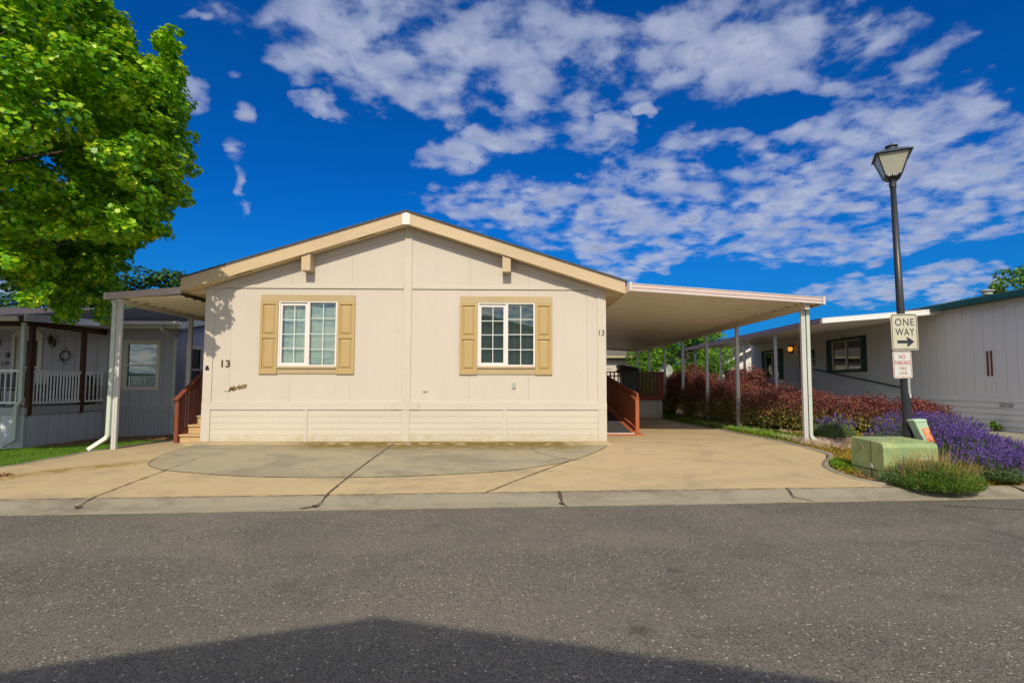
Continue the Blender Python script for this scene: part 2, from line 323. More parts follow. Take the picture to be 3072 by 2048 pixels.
def concrete_mat(name, col, col2, col3, grain=.5, moss=False, gut=False):
    m, t, b, pos = new_mat(name)
    s = node(t, 'ShaderNodeSeparateXYZ'); NL(t, pos, s.inputs[0])
    mp = node(t, 'ShaderNodeMapping'); NL(t, pos, mp.inputs[0]); mp.inputs['Rotation'].default_value = (0, 0, .3); mp.inputs['Scale'].default_value = (.85, 1.15, 1)
    a = noise(t, mp.outputs[0], .9, 6, .62, .8); a2 = noise(t, mp.outputs[0], 4.5, 5, .65, .6); c = noise(t, pos, 55, 4, .75); d = noise(t, pos, 190, 2, .6)
    k = mth(t, 'ADD', mth(t, 'MULTIPLY', a, .5), mth(t, 'ADD', mth(t, 'MULTIPLY', a2, .25), mth(t, 'MULTIPLY', c, .25)))
    base = ramp(t, k, [(.36, tuple(x*.82 for x in col2)), (.45, col2), (.52, col), (.60, col), (.66, col3)])
    base = mixc(t, mth(t, 'MULTIPLY', sstep(t, d, .52, .72), grain), base, tuple(x*.45 for x in col))
    base = mixc(t, mth(t, 'MULTIPLY', sstep(t, c, .60, .72), grain*.6), base, tuple(min(1, x*1.35) for x in col))
    # small dark stain specks
    v = node(t, 'ShaderNodeTexVoronoi'); v.inputs['Scale'].default_value = 2.3; NL(t, pos, v.inputs[0])
    base = mixc(t, mth(t, 'MULTIPLY', sstep(t, v.outputs['Distance'], .045, .02), .55), base, tuple(x*.3 for x in col))
    if gut:    # grit and damp darken the flow line of the gutter
        sy = mth(t, 'SUBTRACT', s.outputs[1], mth(t, 'MULTIPLY', s.outputs[0], .0566))
        base = mixc(t, mth(t, 'MULTIPLY', sstep(t, mth(t, 'ADD', sy, mth(t, 'MULTIPLY', a2, .12)), 7.12, 6.98), .38), base, (.13, .115, .085))
    if moss:   # brown-green damp stain along the foot of the wall and the lawn side
        edge = mth(t, 'MULTIPLY', sstep(t, s.outputs[1], 9.9, 10.8), sstep(t, a2, .34, .52))
        inx = mth(t, 'MULTIPLY', sstep(t, s.outputs[0], -4.9, -3.6), sstep(t, s.outputs[0], 1.9, .9))
        base = mixc(t, mth(t, 'MULTIPLY', mth(t, 'MULTIPLY', edge, inx), 1.0), base, (.17, .115, .035))
        l2 = mth(t, 'SUBTRACT', s.outputs[1], mth(t, 'ADD', mth(t, 'MULTIPLY', s.outputs[0], .55), 12.55))
        l2 = mth(t, 'ABSOLUTE', mth(t, 'ADD', l2, mth(t, 'MULTIPLY', mth(t, 'SUBTRACT', a, .5), 1.2)))
        st = mth(t, 'MULTIPLY', mth(t, 'MULTIPLY', sstep(t, l2, .42, .03), sstep(t, s.outputs[0], -5.6, -6.2)), sstep(t, a2, .38, .6))
        base = mixc(t, st, base, (.24, .15, .02))
    NL(t, base, b.inputs['Base Color']); b.inputs['Roughness'].default_value = .85; b.inputs['Specular IOR Level'].default_value = .2
    bn = node(t, 'ShaderNodeBump'); bn.inputs['Strength'].default_value = .45; bn.inputs['Distance'].default_value = .004
    NL(t, mth(t, 'ADD', c, mth(t, 'MULTIPLY', d, .5)), bn.inputs['Height']); NL(t, bn.outputs[0], b.inputs['Normal'])
    return m
M_['drive'] = concrete_mat('tan driveway concrete', (.445, .345, .205), (.365, .295, .185), (.51, .39, .225), .5, True)
M_['slab'] = concrete_mat('grey patch concrete', (.325, .288, .20), (.25, .225, .165), (.38, .325, .21), .45, True)
M_['gutter'] = concrete_mat('curb concrete', (.27, .245, .185), (.20, .18, .14), (.34, .30, .225), .45, gut=True)
M_['ndrive'] = concrete_mat('pale neighbour concrete', (.32, .29, .225), (.25, .23, .18), (.38, .34, .26), .4)

def asphalt_mat():
    m, t, b, pos = new_mat('worn asphalt')
    a = noise(t, pos, .5, 4, .6, .5); a2 = noise(t, pos, 2.6, 5, .65)
    base = ramp(t, mth(t, 'ADD', mth(t, 'MULTIPLY', a, .6), mth(t, 'MULTIPLY', a2, .4)), [(.32, (.108, .099, .088)), (.52, (.148, .135, .116)), (.7, (.182, .163, .139))])
    def stones(scale, lo, hi, seed):
        v = node(t, 'ShaderNodeTexVoronoi'); v.inputs['Scale'].default_value = scale; v.inputs['Randomness'].default_value = 1
        mp = node(t, 'ShaderNodeMapping'); mp.inputs['Location'].default_value = (seed, seed*.7, 0); NL(t, pos, mp.inputs[0]); NL(t, mp.outputs[0], v.inputs[0])
        sc = node(t, 'ShaderNodeSeparateColor'); NL(t, v.outputs['Color'], sc.inputs[0])
        return v, sc
    v, sc = stones(120, 0, 0, 3)
    fac = mth(t, 'SUBTRACT', sc.outputs[0], .5)
    br = node(t, 'ShaderNodeVectorMath', operation='SCALE'); NL(t, base, br.inputs[0]); NL(t, mth(t, 'ADD', 1.0, mth(t, 'MULTIPLY', fac, 1.0)), br.inputs['Scale'])
    base = br.outputs[0]
    base = mixc(t, mth(t, 'MULTIPLY', sstep(t, v.outputs['Distance'], .55, .8), .4), base, (.03, .028, .027))
    v2, sc2 = stones(46, 0, 0, 9)
    light = mth(t, 'MULTIPLY', sstep(t, sc2.outputs[1], .91, .94), sstep(t, v2.outputs['Distance'], .40, .30))
    tone = mixc(t, sc2.outputs[2], (.60, .55, .46), (.30, .25, .19))
    base = mixc(t, mth(t, 'MULTIPLY', light, .85), base, tone)
    dk = mth(t, 'MULTIPLY', sstep(t, sc2.outputs[0], .88, .93), sstep(t, v2.outputs['Distance'], .5, .35))
    base = mixc(t, mth(t, 'MULTIPLY', dk, .6), base, (.03, .03, .033))
    s = node(t, 'ShaderNodeSeparateXYZ'); NL(t, pos, s.inputs[0])
    # tyre-polished lanes along the street, oil drips and a pale scuff
    ly = mth(t, 'SUBTRACT', s.outputs[1], mth(t, 'MULTIPLY', s.outputs[0], .0566))
    lane = mth(t, 'SINE', mth(t, 'MULTIPLY', mth(t, 'ADD', ly, mth(t, 'MULTIPLY', a, .5)), 3.6))
    base = mixc(t, mth(t, 'MULTIPLY', sstep(t, lane, .2, 1.0), .16), base, (.20, .18, .155))
    vs_ = node(t, 'ShaderNodeTexVoronoi'); vs_.inputs['Scale'].default_value = .9; NL(t, pos, vs_.inputs[0])
    base = mixc(t, mth(t, 'MULTIPLY', sstep(t, mth(t, 'ADD', vs_.outputs['Distance'], mth(t, 'MULTIPLY', a2, .06)), .12, .06), .55), base, (.035, .033, .032))
    # a darker oily stain on the right
    st = mth(t, 'MULTIPLY', sstep(t, noise(t, pos, 1.1, 4, .6, .8), .56, .68), sstep(t, s.outputs[0], 1.5, 4.5))
    base = mixc(t, mth(t, 'MULTIPLY', st, .35), base, (.045, .043, .045))
    NL(t, base, b.inputs['Base Color']); b.inputs['Roughness'].default_value = .8; b.inputs['Specular IOR Level'].default_value = .25
    bn = node(t, 'ShaderNodeBump'); bn.inputs['Strength'].default_value = .8; bn.inputs['Distance'].default_value = .004
    NL(t, mth(t, 'ADD', mth(t, 'MULTIPLY', v.outputs['Distance'], -1.0), noise(t, pos, 120, 2)), bn.inputs['Height']); NL(t, bn.outputs[0], b.inputs['Normal'])
    return m
M_['asphalt'] = asphalt_mat()
M_['joint'] = pm('joint dirt', (.075, .058, .038), .9, .25, 4, 60)
M_['soil'] = pm('dry soil', (.17, .12, .08), .95, .25, 2, 40, .8, 40)
M_['mulch'] = leafm('bark chips', [(.2, (.10, .055, .03)), (.45, (.30, .15, .07)), (.6, (.46, .26, .12)), (.8, (.50, .36, .24))], 0, .9, 3)
M_['grass'] = leafm('lawn grass', [(.25, (.05, .14, .012)), (.5, (.12, .27, .02)), (.75, (.23, .36, .035))], .35, .6, 1.5)
M_['lawnbase'] = pm('lawn thatch', (.07, .12, .02), .95, .25, 3, 40, .8, 40)
M_['maple'] = leafm('maple leaf', [(.20, (.03, .14, .006)), (.36, (.09, .31, .008)), (.52, (.22, .48, .010)), (.66, (.42, .62, .014)), (.82, (.68, .66, .04))], .32, .42, 1.5, .45, .42)
M_['bark'] = pm('grey brown bark', (.10, .075, .055), .9, .25, 6, 40, .8, 40, stretch=(2, 2, .5))
M_['tree2'] = leafm('bright ash leaf', [(.25, (.05, .15, .012)), (.5, (.12, .28, .018)), (.75, (.22, .40, .03))], .4, .5, .8)
M_['tree3'] = leafm('dark tree leaf', [(.25, (.015, .05, .012)), (.5, (.035, .10, .02)), (.75, (.07, .16, .03))], .3, .5, .8)
M_['barb'] = leafm('barberry leaf', [(.24, (.045, .016, .024)), (.38, (.14, .036, .046)), (.50, (.27, .065, .075)), (.60, (.17, .10, .045)), (.70, (.32, .13, .10)), (.82, (.46, .08, .09))], .35, .5, 2.2, .3, .45)
M_['barbg'] = leafm('green barberry leaf', [(.24, (.06, .10, .016)), (.48, (.22, .24, .05)), (.66, (.42, .36, .11)), (.82, (.36, .13, .08))], .35, .5, 2.2, .3, .45)
M_['lavleaf'] = leafm('lavender leaf', [(.25, (.05, .10, .03)), (.5, (.13, .20, .07)), (.75, (.26, .33, .16))], .25, .6, 3)
M_['lavgreen'] = leafm('fresh green leaf', [(.25, (.025, .075, .012)), (.48, (.075, .18, .025)), (.66, (.17, .28, .04)), (.84, (.38, .32, .08))], .3, .55, 3)
M_['lavflower'] = leafm('lavender flower', [(.2, (.05, .025, .15)), (.5, (.14, .065, .40)), (.8, (.27, .17, .58))], .25, .6, 3)
M_['straw'] = leafm('dry stalk', [(.2, (.22, .15, .05)), (.7, (.45, .34, .14))], .2, .7, 3)
M_['sedum'] = leafm('sedum leaf', [(.25, (.10, .12, .012)), (.45, (.24, .22, .02)), (.6, (.40, .26, .02)), (.75, (.36, .12, .03))], .2, .6, 1.6, .25, .3)
M_['sedumflower'] = leafm('sedum flower', [(.2, (.42, .27, .20)), (.5, (.62, .47, .38)), (.8, (.78, .68, .58))], .2, .7, 3)
M_['weed'] = leafm('ground cover leaf', [(.25, (.05, .15, .01)), (.5, (.14, .30, .02)), (.75, (.30, .36, .04)), (.9, (.45, .33, .05))], .3, .6, 1.6)
M_['pinkgravel'] = pm('red gravel bed', (.17, .11, .10), .95, .4, 30, 60, 1, 60)
# ------------------------------------------------------------------ mesh helpers
def tag(o, label=None, cat=None, group=None, kind=None):
    if label: o['label'] = label
    if cat: o['category'] = cat
    if group: o['group'] = group
    if kind: o['kind'] = kind
    return o
def thing(name, label, cat, loc=(0, 0, 0), group=None):
    o = bpy.data.objects.new(name, None); COL.objects.link(o); o.location = loc; o.empty_display_size = .2
    return tag(o, label, cat, group)
def worldloc(o):
    v = Vector((0, 0, 0))
    while o: v += Vector(o.location); o = o.parent
    return v
class MB:
    def __init__(s): s.v = []; s.f = []; s.m = []; s.mi = 0
    def add(s, vs, fs):
        b = len(s.v); s.v += [tuple(v) for v in vs]
        for q in fs: s.f.append([i+b for i in q]); s.m.append(s.mi)
        return s
    def box(s, x0, x1, y0, y1, z0, z1):
        vs = [(x, y, z) for z in (z0, z1) for y in (y0, y1) for x in (x0, x1)]
        return s.add(vs, [(0, 2, 3, 1), (4, 5, 7, 6), (0, 1, 5, 4), (2, 6, 7, 3), (0, 4, 6, 2), (1, 3, 7, 5)])
    def prism(s, poly, d):
        """poly: list of 3d points (planar), extruded by vector d"""
        n = len(poly); a = [Vector(p) for p in poly]; b = [p+Vector(d) for p in a]
        return s.add(a+b, [tuple(range(n))[::-1], tuple(range(n, 2*n))]+[(i, (i+1) % n, n+(i+1) % n, n+i) for i in range(n)])
    def quad(s, a, b, c, d): return s.add([a, b, c, d], [(0, 1, 2, 3)])
    def tube(s, pts, rad, n=8, cap=True):
        """rad: number, list, or (half width, half depth) for box section when n==4"""
        P = [Vector(p) for p in pts]; rings = []
        for i, p in enumerate(P):
            t = (P[min(i+1, len(P)-1)]-P[max(i-1, 0)]).normalized()
            a = Vector((0, 1, 0)) if abs(t.y) < .9 else Vector((1, 0, 0))
            e1 = t.cross(a).normalized(); e2 = e1.cross(t).normalized()
            q = rad[i] if isinstance(rad, list) else rad
            if n == 4:
                ra, rb = q if isinstance(q, tuple) else (q, q)
                rings.append([p+e1*ra+e2*rb, p-e1*ra+e2*rb, p-e1*ra-e2*rb, p+e1*ra-e2*rb])
            else: rings.append([p+e1*q*cos(2*pi*k/n)+e2*q*sin(2*pi*k/n) for k in range(n)])
        vs = [v for R_ in rings for v in R_]; fs = []
        for i in range(len(P)-1):
            for k in range(n): fs.append((i*n+k, i*n+(k+1) % n, (i+1)*n+(k+1) % n, (i+1)*n+k))
        if cap: fs += [tuple(range(n))[::-1], tuple((len(P)-1)*n+k for k in range(n))]
        return s.add(vs, fs)
    def lathe(s, c, prof, n=16):
        c = Vector(c); vs = []; fs = []
        for (r_, z) in prof: vs += [c+Vector((r_*cos(2*pi*k/n), r_*sin(2*pi*k/n), z)) for k in range(n)]
        for i in range(len(prof)-1):
            for k in range(n): fs.append((i*n+k, i*n+(k+1) % n, (i+1)*n+(k+1) % n, (i+1)*n+k))
        fs += [tuple(range(n))[::-1], tuple((len(prof)-1)*n+k for k in range(n))]
        return s.add(vs, fs)
    def frustum(s, c, a, b, z0, z1, rot=0):
        """square frustum half sizes a (bottom) b (top)"""
        c = Vector(c); vs = []
        for h, z in ((a, z0), (b, z1)):
            for k in range(4):
                an = rot+pi/4+k*pi/2; vs.append(c+Vector((h*sqrt(2)*cos(an), h*sqrt(2)*sin(an), z)))
        return s.add(vs, [(3, 2, 1, 0), (4, 5, 6, 7)]+[(k, (k+1) % 4, 4+(k+1) % 4, 4+k) for k in range(4)])
    def build(s, name, mats, parent=None, bevel=0, smooth=False, label=None):
        me = bpy.data.meshes.new(name)
        off = worldloc(parent) if parent else Vector((0, 0, 0))
        me.from_pydata([tuple(Vector(v)-off) for v in s.v], [], s.f)
        if not isinstance(mats, (list, tuple)): mats = [mats]
        for m in mats: me.materials.append(m)
        if len(mats) > 1: me.polygons.foreach_set('material_index', s.m)
        me.update()
        o = bpy.data.objects.new(name, me); COL.objects.link(o)
        if parent: o.parent = parent
        if bevel:
            b = o.modifiers.new('bevel', 'BEVEL'); b.width = bevel; b.segments = 2; b.limit_method = 'ANGLE'
        if smooth: me.polygons.foreach_set('use_smooth', [True]*len(me.polygons))
        if label: o['label'] = label
        return o
def npmesh(name, V, F, mats, parent=None, mi=None, smooth=False):
    """V (n,3), F (m,k) same-size faces"""
    me = bpy.data.meshes.new(name)
    off = np.array(worldloc(parent)) if parent else np.zeros(3)
    V = (np.asarray(V)-off).astype(np.float32); F = np.asarray(F, dtype=np.int32)
    me.vertices.add(len(V)); me.vertices.foreach_set('co', V.ravel())
    m, k = F.shape
    me.loops.add(m*k); me.loops.foreach_set('vertex_index', F.ravel())
    me.polygons.add(m); me.polygons.foreach_set('loop_start', np.arange(0, m*k, k, dtype=np.int32)); me.polygons.foreach_set('loop_total', np.full(m, k, dtype=np.int32))
    if not isinstance(mats, (list, tuple)): mats = [mats]
    for q in mats: me.materials.append(q)
    if mi is not None: me.polygons.foreach_set('material_index', np.asarray(mi, dtype=np.int32))
    me.update(calc_edges=True); me.validate()
    o = bpy.data.objects.new(name, me); COL.objects.link(o)
    if parent: o.parent = parent
    return o
def unit(a): return a/np.maximum(np.linalg.norm(a, axis=1, keepdims=True), 1e-9)
MAPLE = np.array([(0, -.5), (.28, -.34), (.55, -.2), (.36, .02), (.5, .28), (.2, .26), (0, .6), (-.2, .26), (-.5, .28), (-.36, .02), (-.55, -.2), (-.28, -.34)])
OVAL = np.array([(0, -.5), (.26, -.05), (.18, .32), (0, .5), (-.18, .32), (-.26, -.05)])
DIAM = np.array([(0, -.5), (.3, 0), (0, .5), (-.3, 0)])
BLADE = np.array([(-.5, 0), (.5, 0), (0, 1)])
def leaves(C, N, size, tmpl, fold=.15):
    """C centres, N normals, size array -> V,F"""
    n = len(C); k = len(tmpl); N = unit(N)
    a = unit(np.cross(N, RNG.randn(n, 3))); b = np.cross(N, a)
    z = fold*np.abs(tmpl[:, 0])*1.0
    V = C[:, None, :]+size[:, None, None]*(tmpl[None, :, 0, None]*a[:, None, :]+tmpl[None, :, 1, None]*b[:, None, :]+z[None, :, None]*N[:, None, :])
    F = np.arange(n*k).reshape(n, k)
    return V.reshape(-1, 3), F
def sph(n): return unit(RNG.randn(n, 3))
def text_mesh(txt, size, font_off=0.0, shear=0.0, spacing=1.0, extrude=.002):
    cu = bpy.data.curves.new('t', 'FONT'); cu.body = txt; cu.size = size; cu.offset = font_off; cu.shear = shear; cu.space_character = spacing
    cu.extrude = extrude; cu.align_x = 'LEFT'; cu.resolution_u = 4
    o = bpy.data.objects.new('t', cu); COL.objects.link(o); bpy.context.view_layer.update()
    dg = bpy.context.evaluated_depsgraph_get(); me = bpy.data.meshes.new_from_object(o.evaluated_get(dg))
    bpy.data.objects.remove(o); return me
def text_part(name, txt, box, mat, parent, frame, font_off=0.0, shear=0.0, spacing=1.0, extrude=.002, label=None):
    """fit text into box (u0,u1,v0,v1) on a plane; frame(u,v,w)->world; w grows towards the reader"""
    me = text_mesh(txt, 1.0, font_off, shear, spacing, extrude)
    co = np.zeros(len(me.vertices)*3); me.vertices.foreach_get('co', co); co = co.reshape(-1, 3)
    mn, mx = co.min(0), co.max(0)
    off = worldloc(parent); vs = []
    for p in co:
        uu = box[0]+(p[0]-mn[0])/(mx[0]-mn[0])*(box[1]-box[0]); vv = box[2]+(p[1]-mn[1])/(mx[1]-mn[1])*(box[3]-box[2])
        w = (p[2]-mn[2])/max(mx[2]-mn[2], 1e-6)*extrude
        vs.append(tuple(Vector(frame(uu, vv, w))-off))
    me.vertices.foreach_set('co', np.array(vs, dtype=np.float32).ravel()); me.materials.clear(); me.materials.append(mat); me.update()
    o = bpy.data.objects.new(name, me); COL.objects.link(o); o.parent = parent
    if label: o['label'] = label
    return o

# ------------------------------------------------------------------ ground
def seam_y(x): return 7.36+.0566*x
def Gz(x, y):
    s = y-seam_y(x)
    if s < -.47: return -.345
    if s < 0: return -.25+.09*s/.47
    t = min(1, s/3.8); z = -.25+.25*t*(1.35-.35*t)
    if x < -6: z = max(z-.05*(-6-x), -.36)
    if x > 6.5: z += .022*min(x-6.5, 8)*min(1, s/2)
    return z
def sheet(name, pts_rows, mat, dz=0.0, kind='structure'):
    """rows of (x,y) of equal length -> mesh on the terrain"""
    R_ = len(pts_rows); C_ = len(pts_rows[0]); V = []; F = []
    for row in pts_rows:
        for (x, y) in row: V.append((x, y, Gz(x, y)+dz))
    for i in range(R_-1):
        for j in range(C_-1): a = i*C_+j; F.append((a, a+1, a+C_+1, a+C_))
    o = npmesh(name, V, F, mat); o.data.polygons.foreach_set('use_smooth', [True]*len(F)); o['kind'] = kind; return o
def lin(a, b, n): return [a+(b-a)*i/(n-1) for i in range(n)]
# wide ground to the horizon (fine mesh near, coarse far)
xs = sorted(set([-400, -200, -100, -60, -40, -30, -24, -20]+list(np.arange(-18, 18.01, .5))+[20, 24, 30, 40, 60, 100, 200, 400]))
rows = [[(x, seam_y(x)-.02) for x in xs]]
for s in list(np.arange(.25, 6, .25))+[7, 8, 10, 14, 20, 30, 45, 70, 120, 250, 500]: rows.append([(x, seam_y(x)+s) for x in xs])
sheet('ground', rows, M_['soil'], -.05)
m = MB(); V = []
m.quad((-400, -400, -.42), (400, -400, -.42), (400, seam_y(400)-.3, -.42), (-400, seam_y(-400)-.3, -.42))
tag(m.build('earth', M_['soil']), kind='structure')
# asphalt
rows = []
for s in lin(-7.9, -.45, 16): rows.append([(x, seam_y(x)+s) for x in lin(-60, 60, 61)])
V = [(x, y, -.34 + (.012*min(1, 1) if False else 0)) for row in rows for (x, y) in row]; F = []
for i in range(15):
    for j in range(60): a = i*61+j; F.append((a, a+1, a+62, a+61))
tag(npmesh('street', V, F, M_['asphalt']), kind='structure')
# rolled curb (near side of the lots) and the one behind the camera
def curb(name, sgn, s_in, s_out):
    prof = [(0, -.345), (.0, -.332), (.16, -.326), (.27, -.306), (.36, -.272), (.44, -.254), (.47, -.25)]
    X_ = lin(-60, 60, 121); V = []; F = []
    for (d, z) in prof:
        for x in X_:
            y = seam_y(x)+s_in+sgn*d; V.append((x, y, z))
    n = len(X_)
    for i in range(len(prof)-1):
        for j in range(n-1): a = i*n+j; F.append((a, a+1, a+n+1, a+n) if sgn > 0 else (a+n, a+n+1, a+1, a))
    o = npmesh(name, V, F, M_['gutter']); o['kind'] = 'structure'; return o
curb('curb', 1, -.47, 0); curb('far_curb', -1, -7.9, 0)
V = [(x, seam_y(x)-8.37-d, -.25+.02*d) for d in (0, 5, 30) for x in (-60, 60)]
tag(npmesh('opposite_driveway', V, [(0, 1, 3, 2), (2, 3, 5, 4)], M_['gutter']), kind='structure')
# driveway: left and right edge as functions of y (points measured up the lot)
Ledge = [(-12.5, 6.72), (-9.3, 8.2), (-8.36, 9.23), (-8.12, 9.8), (-7.9, 10.9), (-7.82, 11.9), (-7.75, 13.0), (-7.6, 15), (-7.5, 19)]
Redge = [(5.95, 7.72), (5.30, 7.74), (5.12, 8.1), (5.07, 8.5), (5.12, 8.85), (5.33, 9.25), (5.62, 9.62), (5.80, 9.95), (5.80, 10.3), (5.74, 11.06), (5.65, 12.5), (5.58, 14), (5.50, 15.5), (5.45, 17.0), (5.40, 19), (5.3, 22), (5.3, 27)]
def interp(P, y):
    if y <= P[0][1]: return P[0][0]
    for (a, b) in zip(P, P[1:]):
        if a[1] <= y <= b[1]: return a[0]+(b[0]-a[0])*(y-a[1])/(b[1]-a[1])
    return P[-1][0]
def band(y0, y1, fl, fr, n=26, c=26, w=1.0):
    rows = []
    for i in range(n):
        q = (i/(n-1))**w; row = []
        for j in range(c):
            # y measured as distance from the seam so the front edge follows the curb
            k = j/(c-1); x = fl(y0+(y1-y0)*q)*(1-k)+fr(y0+(y1-y0)*q)*k
            row.append((x, 0))
        rows.append(row)
    return rows
n = 60; rows = []
ysl = sorted(set([7.74, 7.9]+[round(v, 3) for v in np.arange(8.0, 13.2, .12)]))
first = [(x, seam_y(x)) for x in lin(-15, 5.77, 40)]
rows = [first]
for y in ysl:
    L = interp(Ledge, y) if y > 8.2 else -13.5+(y-7.74)*9.2
    R_ = interp(Redge, y)
    rows.append([(x, max(y, seam_y(x)+.01+.0*(x))) for x in lin(L, R_, 40)])
sheet('driveway', rows, M_['drive'])
sheet('carport_driveway', [[(x, y) for x in lin(1.9, interp(Redge, y), 10)] for y in lin(13.16, 27, 40)], M_['drive'], 0)
sheet('side_path', [[(x, y) for x in lin(interp(Ledge, y), -6.1, 5)] for y in lin(13.16, 19, 14)], M_['drive'], 0)
# poured border strips along the edges of the driveway
def ribbon(name, pts, w, mat, dz, parent=None, raised=0.0):
    P = [Vector((p[0], p[1], 0)) for p in pts]; V = []; F = []
    for i, p in enumerate(P):
        t = (P[min(i+1, len(P)-1)]-P[max(i-1, 0)]).normalized(); nn = Vector((-t.y, t.x, 0))
        ww = w[i] if isinstance(w, list) else w
        for sg in (-1, 1):
            q = p+nn*sg*ww; V.append((q.x, q.y, Gz(q.x, q.y)+dz))
    for i in range(len(P)-1): F.append((2*i, 2*i+1, 2*i+3, 2*i+2))
    return V, F
def dense(pts, step=.08, wob=0.0, smooth=True):
    P = []
    if smooth and len(pts) > 2:
        Q = [pts[0]]+list(pts)+[pts[-1]]
        for i in range(1, len(Q)-2):
            p0, p1, p2, p3 = [np.array(q, float) for q in Q[i-1:i+3]]
            nn = max(2, int(np.linalg.norm(p2-p1)/step))
            for k in range(nn):
                t = k/nn; P.append(tuple(.5*((2*p1)+(-p0+p2)*t+(2*p0-5*p1+4*p2-p3)*t*t+(-p0+3*p1-3*p2+p3)*t**3)))
        P.append(tuple(pts[-1]))
    else:
        for a, b in zip(pts, pts[1:]):
            nn = max(2, int(math.dist(a, b)/step)); P += [(a[0]+(b[0]-a[0])*k/nn, a[1]+(b[1]-a[1])*k/nn) for k in range(nn)]
        P.append(tuple(pts[-1]))
    return [(p[0]+random.uniform(-wob, wob), p[1]+random.uniform(-wob, wob)) for p in P]
# grey slab poured in front of the house
curve = [(-6.15, 10.95), (-6.16, 10.2), (-6.08, 9.71), (-5.84, 9.05), (-5.56, 8.74), (-5.24, 8.54), (-4.17, 8.23), (-3.3, 8.13), (-2.04, 8.14), (-1.02, 8.29), (.04, 8.6), (.95, 9.24), (1.45, 9.9), (1.8, 10.54), (1.95, 10.95)]
cd = dense(curve, .15)
V = []; F = []
for (x, y) in cd:
    for q in range(9):
        yy = y+(10.96-y)*q/8; V.append((x, yy, Gz(x, yy)+.004))
for i in range(len(cd)-1):
    for q in range(8): a = i*9+q; F.append((a, a+9, a+10, a+1))
o = npmesh('concrete_patch', V, F, M_['slab']); o['kind'] = 'structure'
# footing strip under the skirting
m = MB(); m.box(-6.45, 2.02, 10.97, 11.26, -.12, .028); tag(m.build('footing', M_['drive'], bevel=.01), kind='structure')
# joints and cracks
allV = []; allF = []
def addj(pts, w, wob=.006, smooth=False):
    P = dense(pts, .06, wob, smooth); ws = [w*random.uniform(.5, 1.5) for _ in P]
    V, F = ribbon('', P, ws, None, .0085); b = len(allV); allV.extend(V); allF.extend([tuple(i+b for i in q) for q in F])
addj(curve, .005, .003, True)
addj([(-5.21, 6.77), (-5.25, 7.15), (-5.26, 8.58)], .009); addj([(-5.26, 8.58), (-5.29, 9.57)], .004)
addj([(-2.55, 6.79), (-2.39, 6.87), (-2.36, 6.98), (-2.38, 7.42), (-2.32, 10.94)], .012)
addj([(-.31, 7.36), (.34, 8.33), (1.01, 9.3)], .009); addj([(.40, 10.94), (.44, 10.3), (.6, 9.88), (1.07, 9.39)], .006, .003, True)
addj([(.66, 7.42), (.67, 6.99), (.72, 6.92)], .018); addj([(3.86, 7.60), (3.80, 7.28), (3.98, 7.13)], .014)
addj([(7.2, 7.78), (7.25, 7.5), (7.6, 7.32)], .02); addj([(-8.9, 6.9), (-8.86, 6.4)], .01)
addj([(2.0, 14.2), (5.55, 14.2)], .005); addj([(1.9, 11.3), (5.8, 11.15)], .003)
P = [(x, seam_y(x)) for x in np.arange(-14, 6, .1)]; addj(P, .006, .004)
for q in [(.66, 7.0), (-2.40, 6.88), (-5.22, 6.8)]:
    b = len(allV); k = 9
    for i in range(k):
        an = 2*pi*i/k; rr = .035*random.uniform(.5, 1.3); allV.append((q[0]+rr*cos(an)*1.3, q[1]+rr*sin(an), Gz(q[0], q[1])+.0125))
    for i in range(1, k-1): allF.append((b, b+i, b+i+1, b+i+1))
allF = [q if len(set(q)) == 4 else q for q in allF]
me = bpy.data.meshes.new('pavement_joints'); me.from_pydata(allV, [], [tuple(dict.fromkeys(q)) for q in allF]); me.materials.append(M_['joint'])
o = bpy.data.objects.new('pavement_joints', me); COL.objects.link(o); o['kind'] = 'structure'
# old tar line on the asphalt
V, F = ribbon('', dense([(5.5, 6.9), (6.5, 6.6), (8, 6.25), (10.5, 5.7)], .1, .01), .012, None, 0)
V = [(a, b, -.336) for a, b, c in V]; o = npmesh('asphalt_crack', V, F, M_['joint']); o['kind'] = 'structure'
# raised edging of the bed
def edging(name, pts, w, h, mat):
    P = dense(pts, .12); m = MB(); V = []; F = []
    for i, p in enumerate(P):
        a = Vector((*P[max(i-1, 0)], 0)); b = Vector((*P[min(i+1, len(P)-1)], 0)); t = (b-a).normalized(); nn = Vector((-t.y, t.x, 0))
        for (o_, hh) in ((-w/2, -.03), (-w/2*.8, h), (w/2*.8, h), (w/2, -.06)):
            V.append((p[0]+nn.x*o_, p[1]+nn.y*o_, Gz(p[0], p[1])+hh))
    for i in range(len(P)-1):
        for k in range(3): a = i*4+k; F.append((a, a+4, a+5, a+1))
    o = npmesh(name, V, F, mat); o['kind'] = 'structure'
edging('bed_edging', [(5.9, 7.80), (5.36, 7.86), (5.17, 8.15), (5.12, 8.5), (5.17, 8.85), (5.38, 9.22), (5.67, 9.58), (5.86, 9.92), (5.87, 10.3), (5.80, 11.06), (5.71, 12.5), (5.64, 14), (5.56, 15.5), (5.51, 17.0), (5.46, 19), (5.36, 22)], .12, .022, M_['gutter'])
edging('lawn_edging', [(-12.3, 6.95), (-9.3, 8.35), (-8.42, 9.28), (-8.2, 9.85), (-7.98, 10.9), (-7.9, 11.9), (-7.83, 13.0), (-7.7, 15)], .1, .014, M_['gutter'])
# neighbour's pale concrete on the right
sheet('neighbour_driveway', [[(x, y) for x in lin(max(8.6, 9.2+.0*(y)), 11.98, 6)] for y in lin(7.95, 14.6, 16)], M_['ndrive'], -.03)
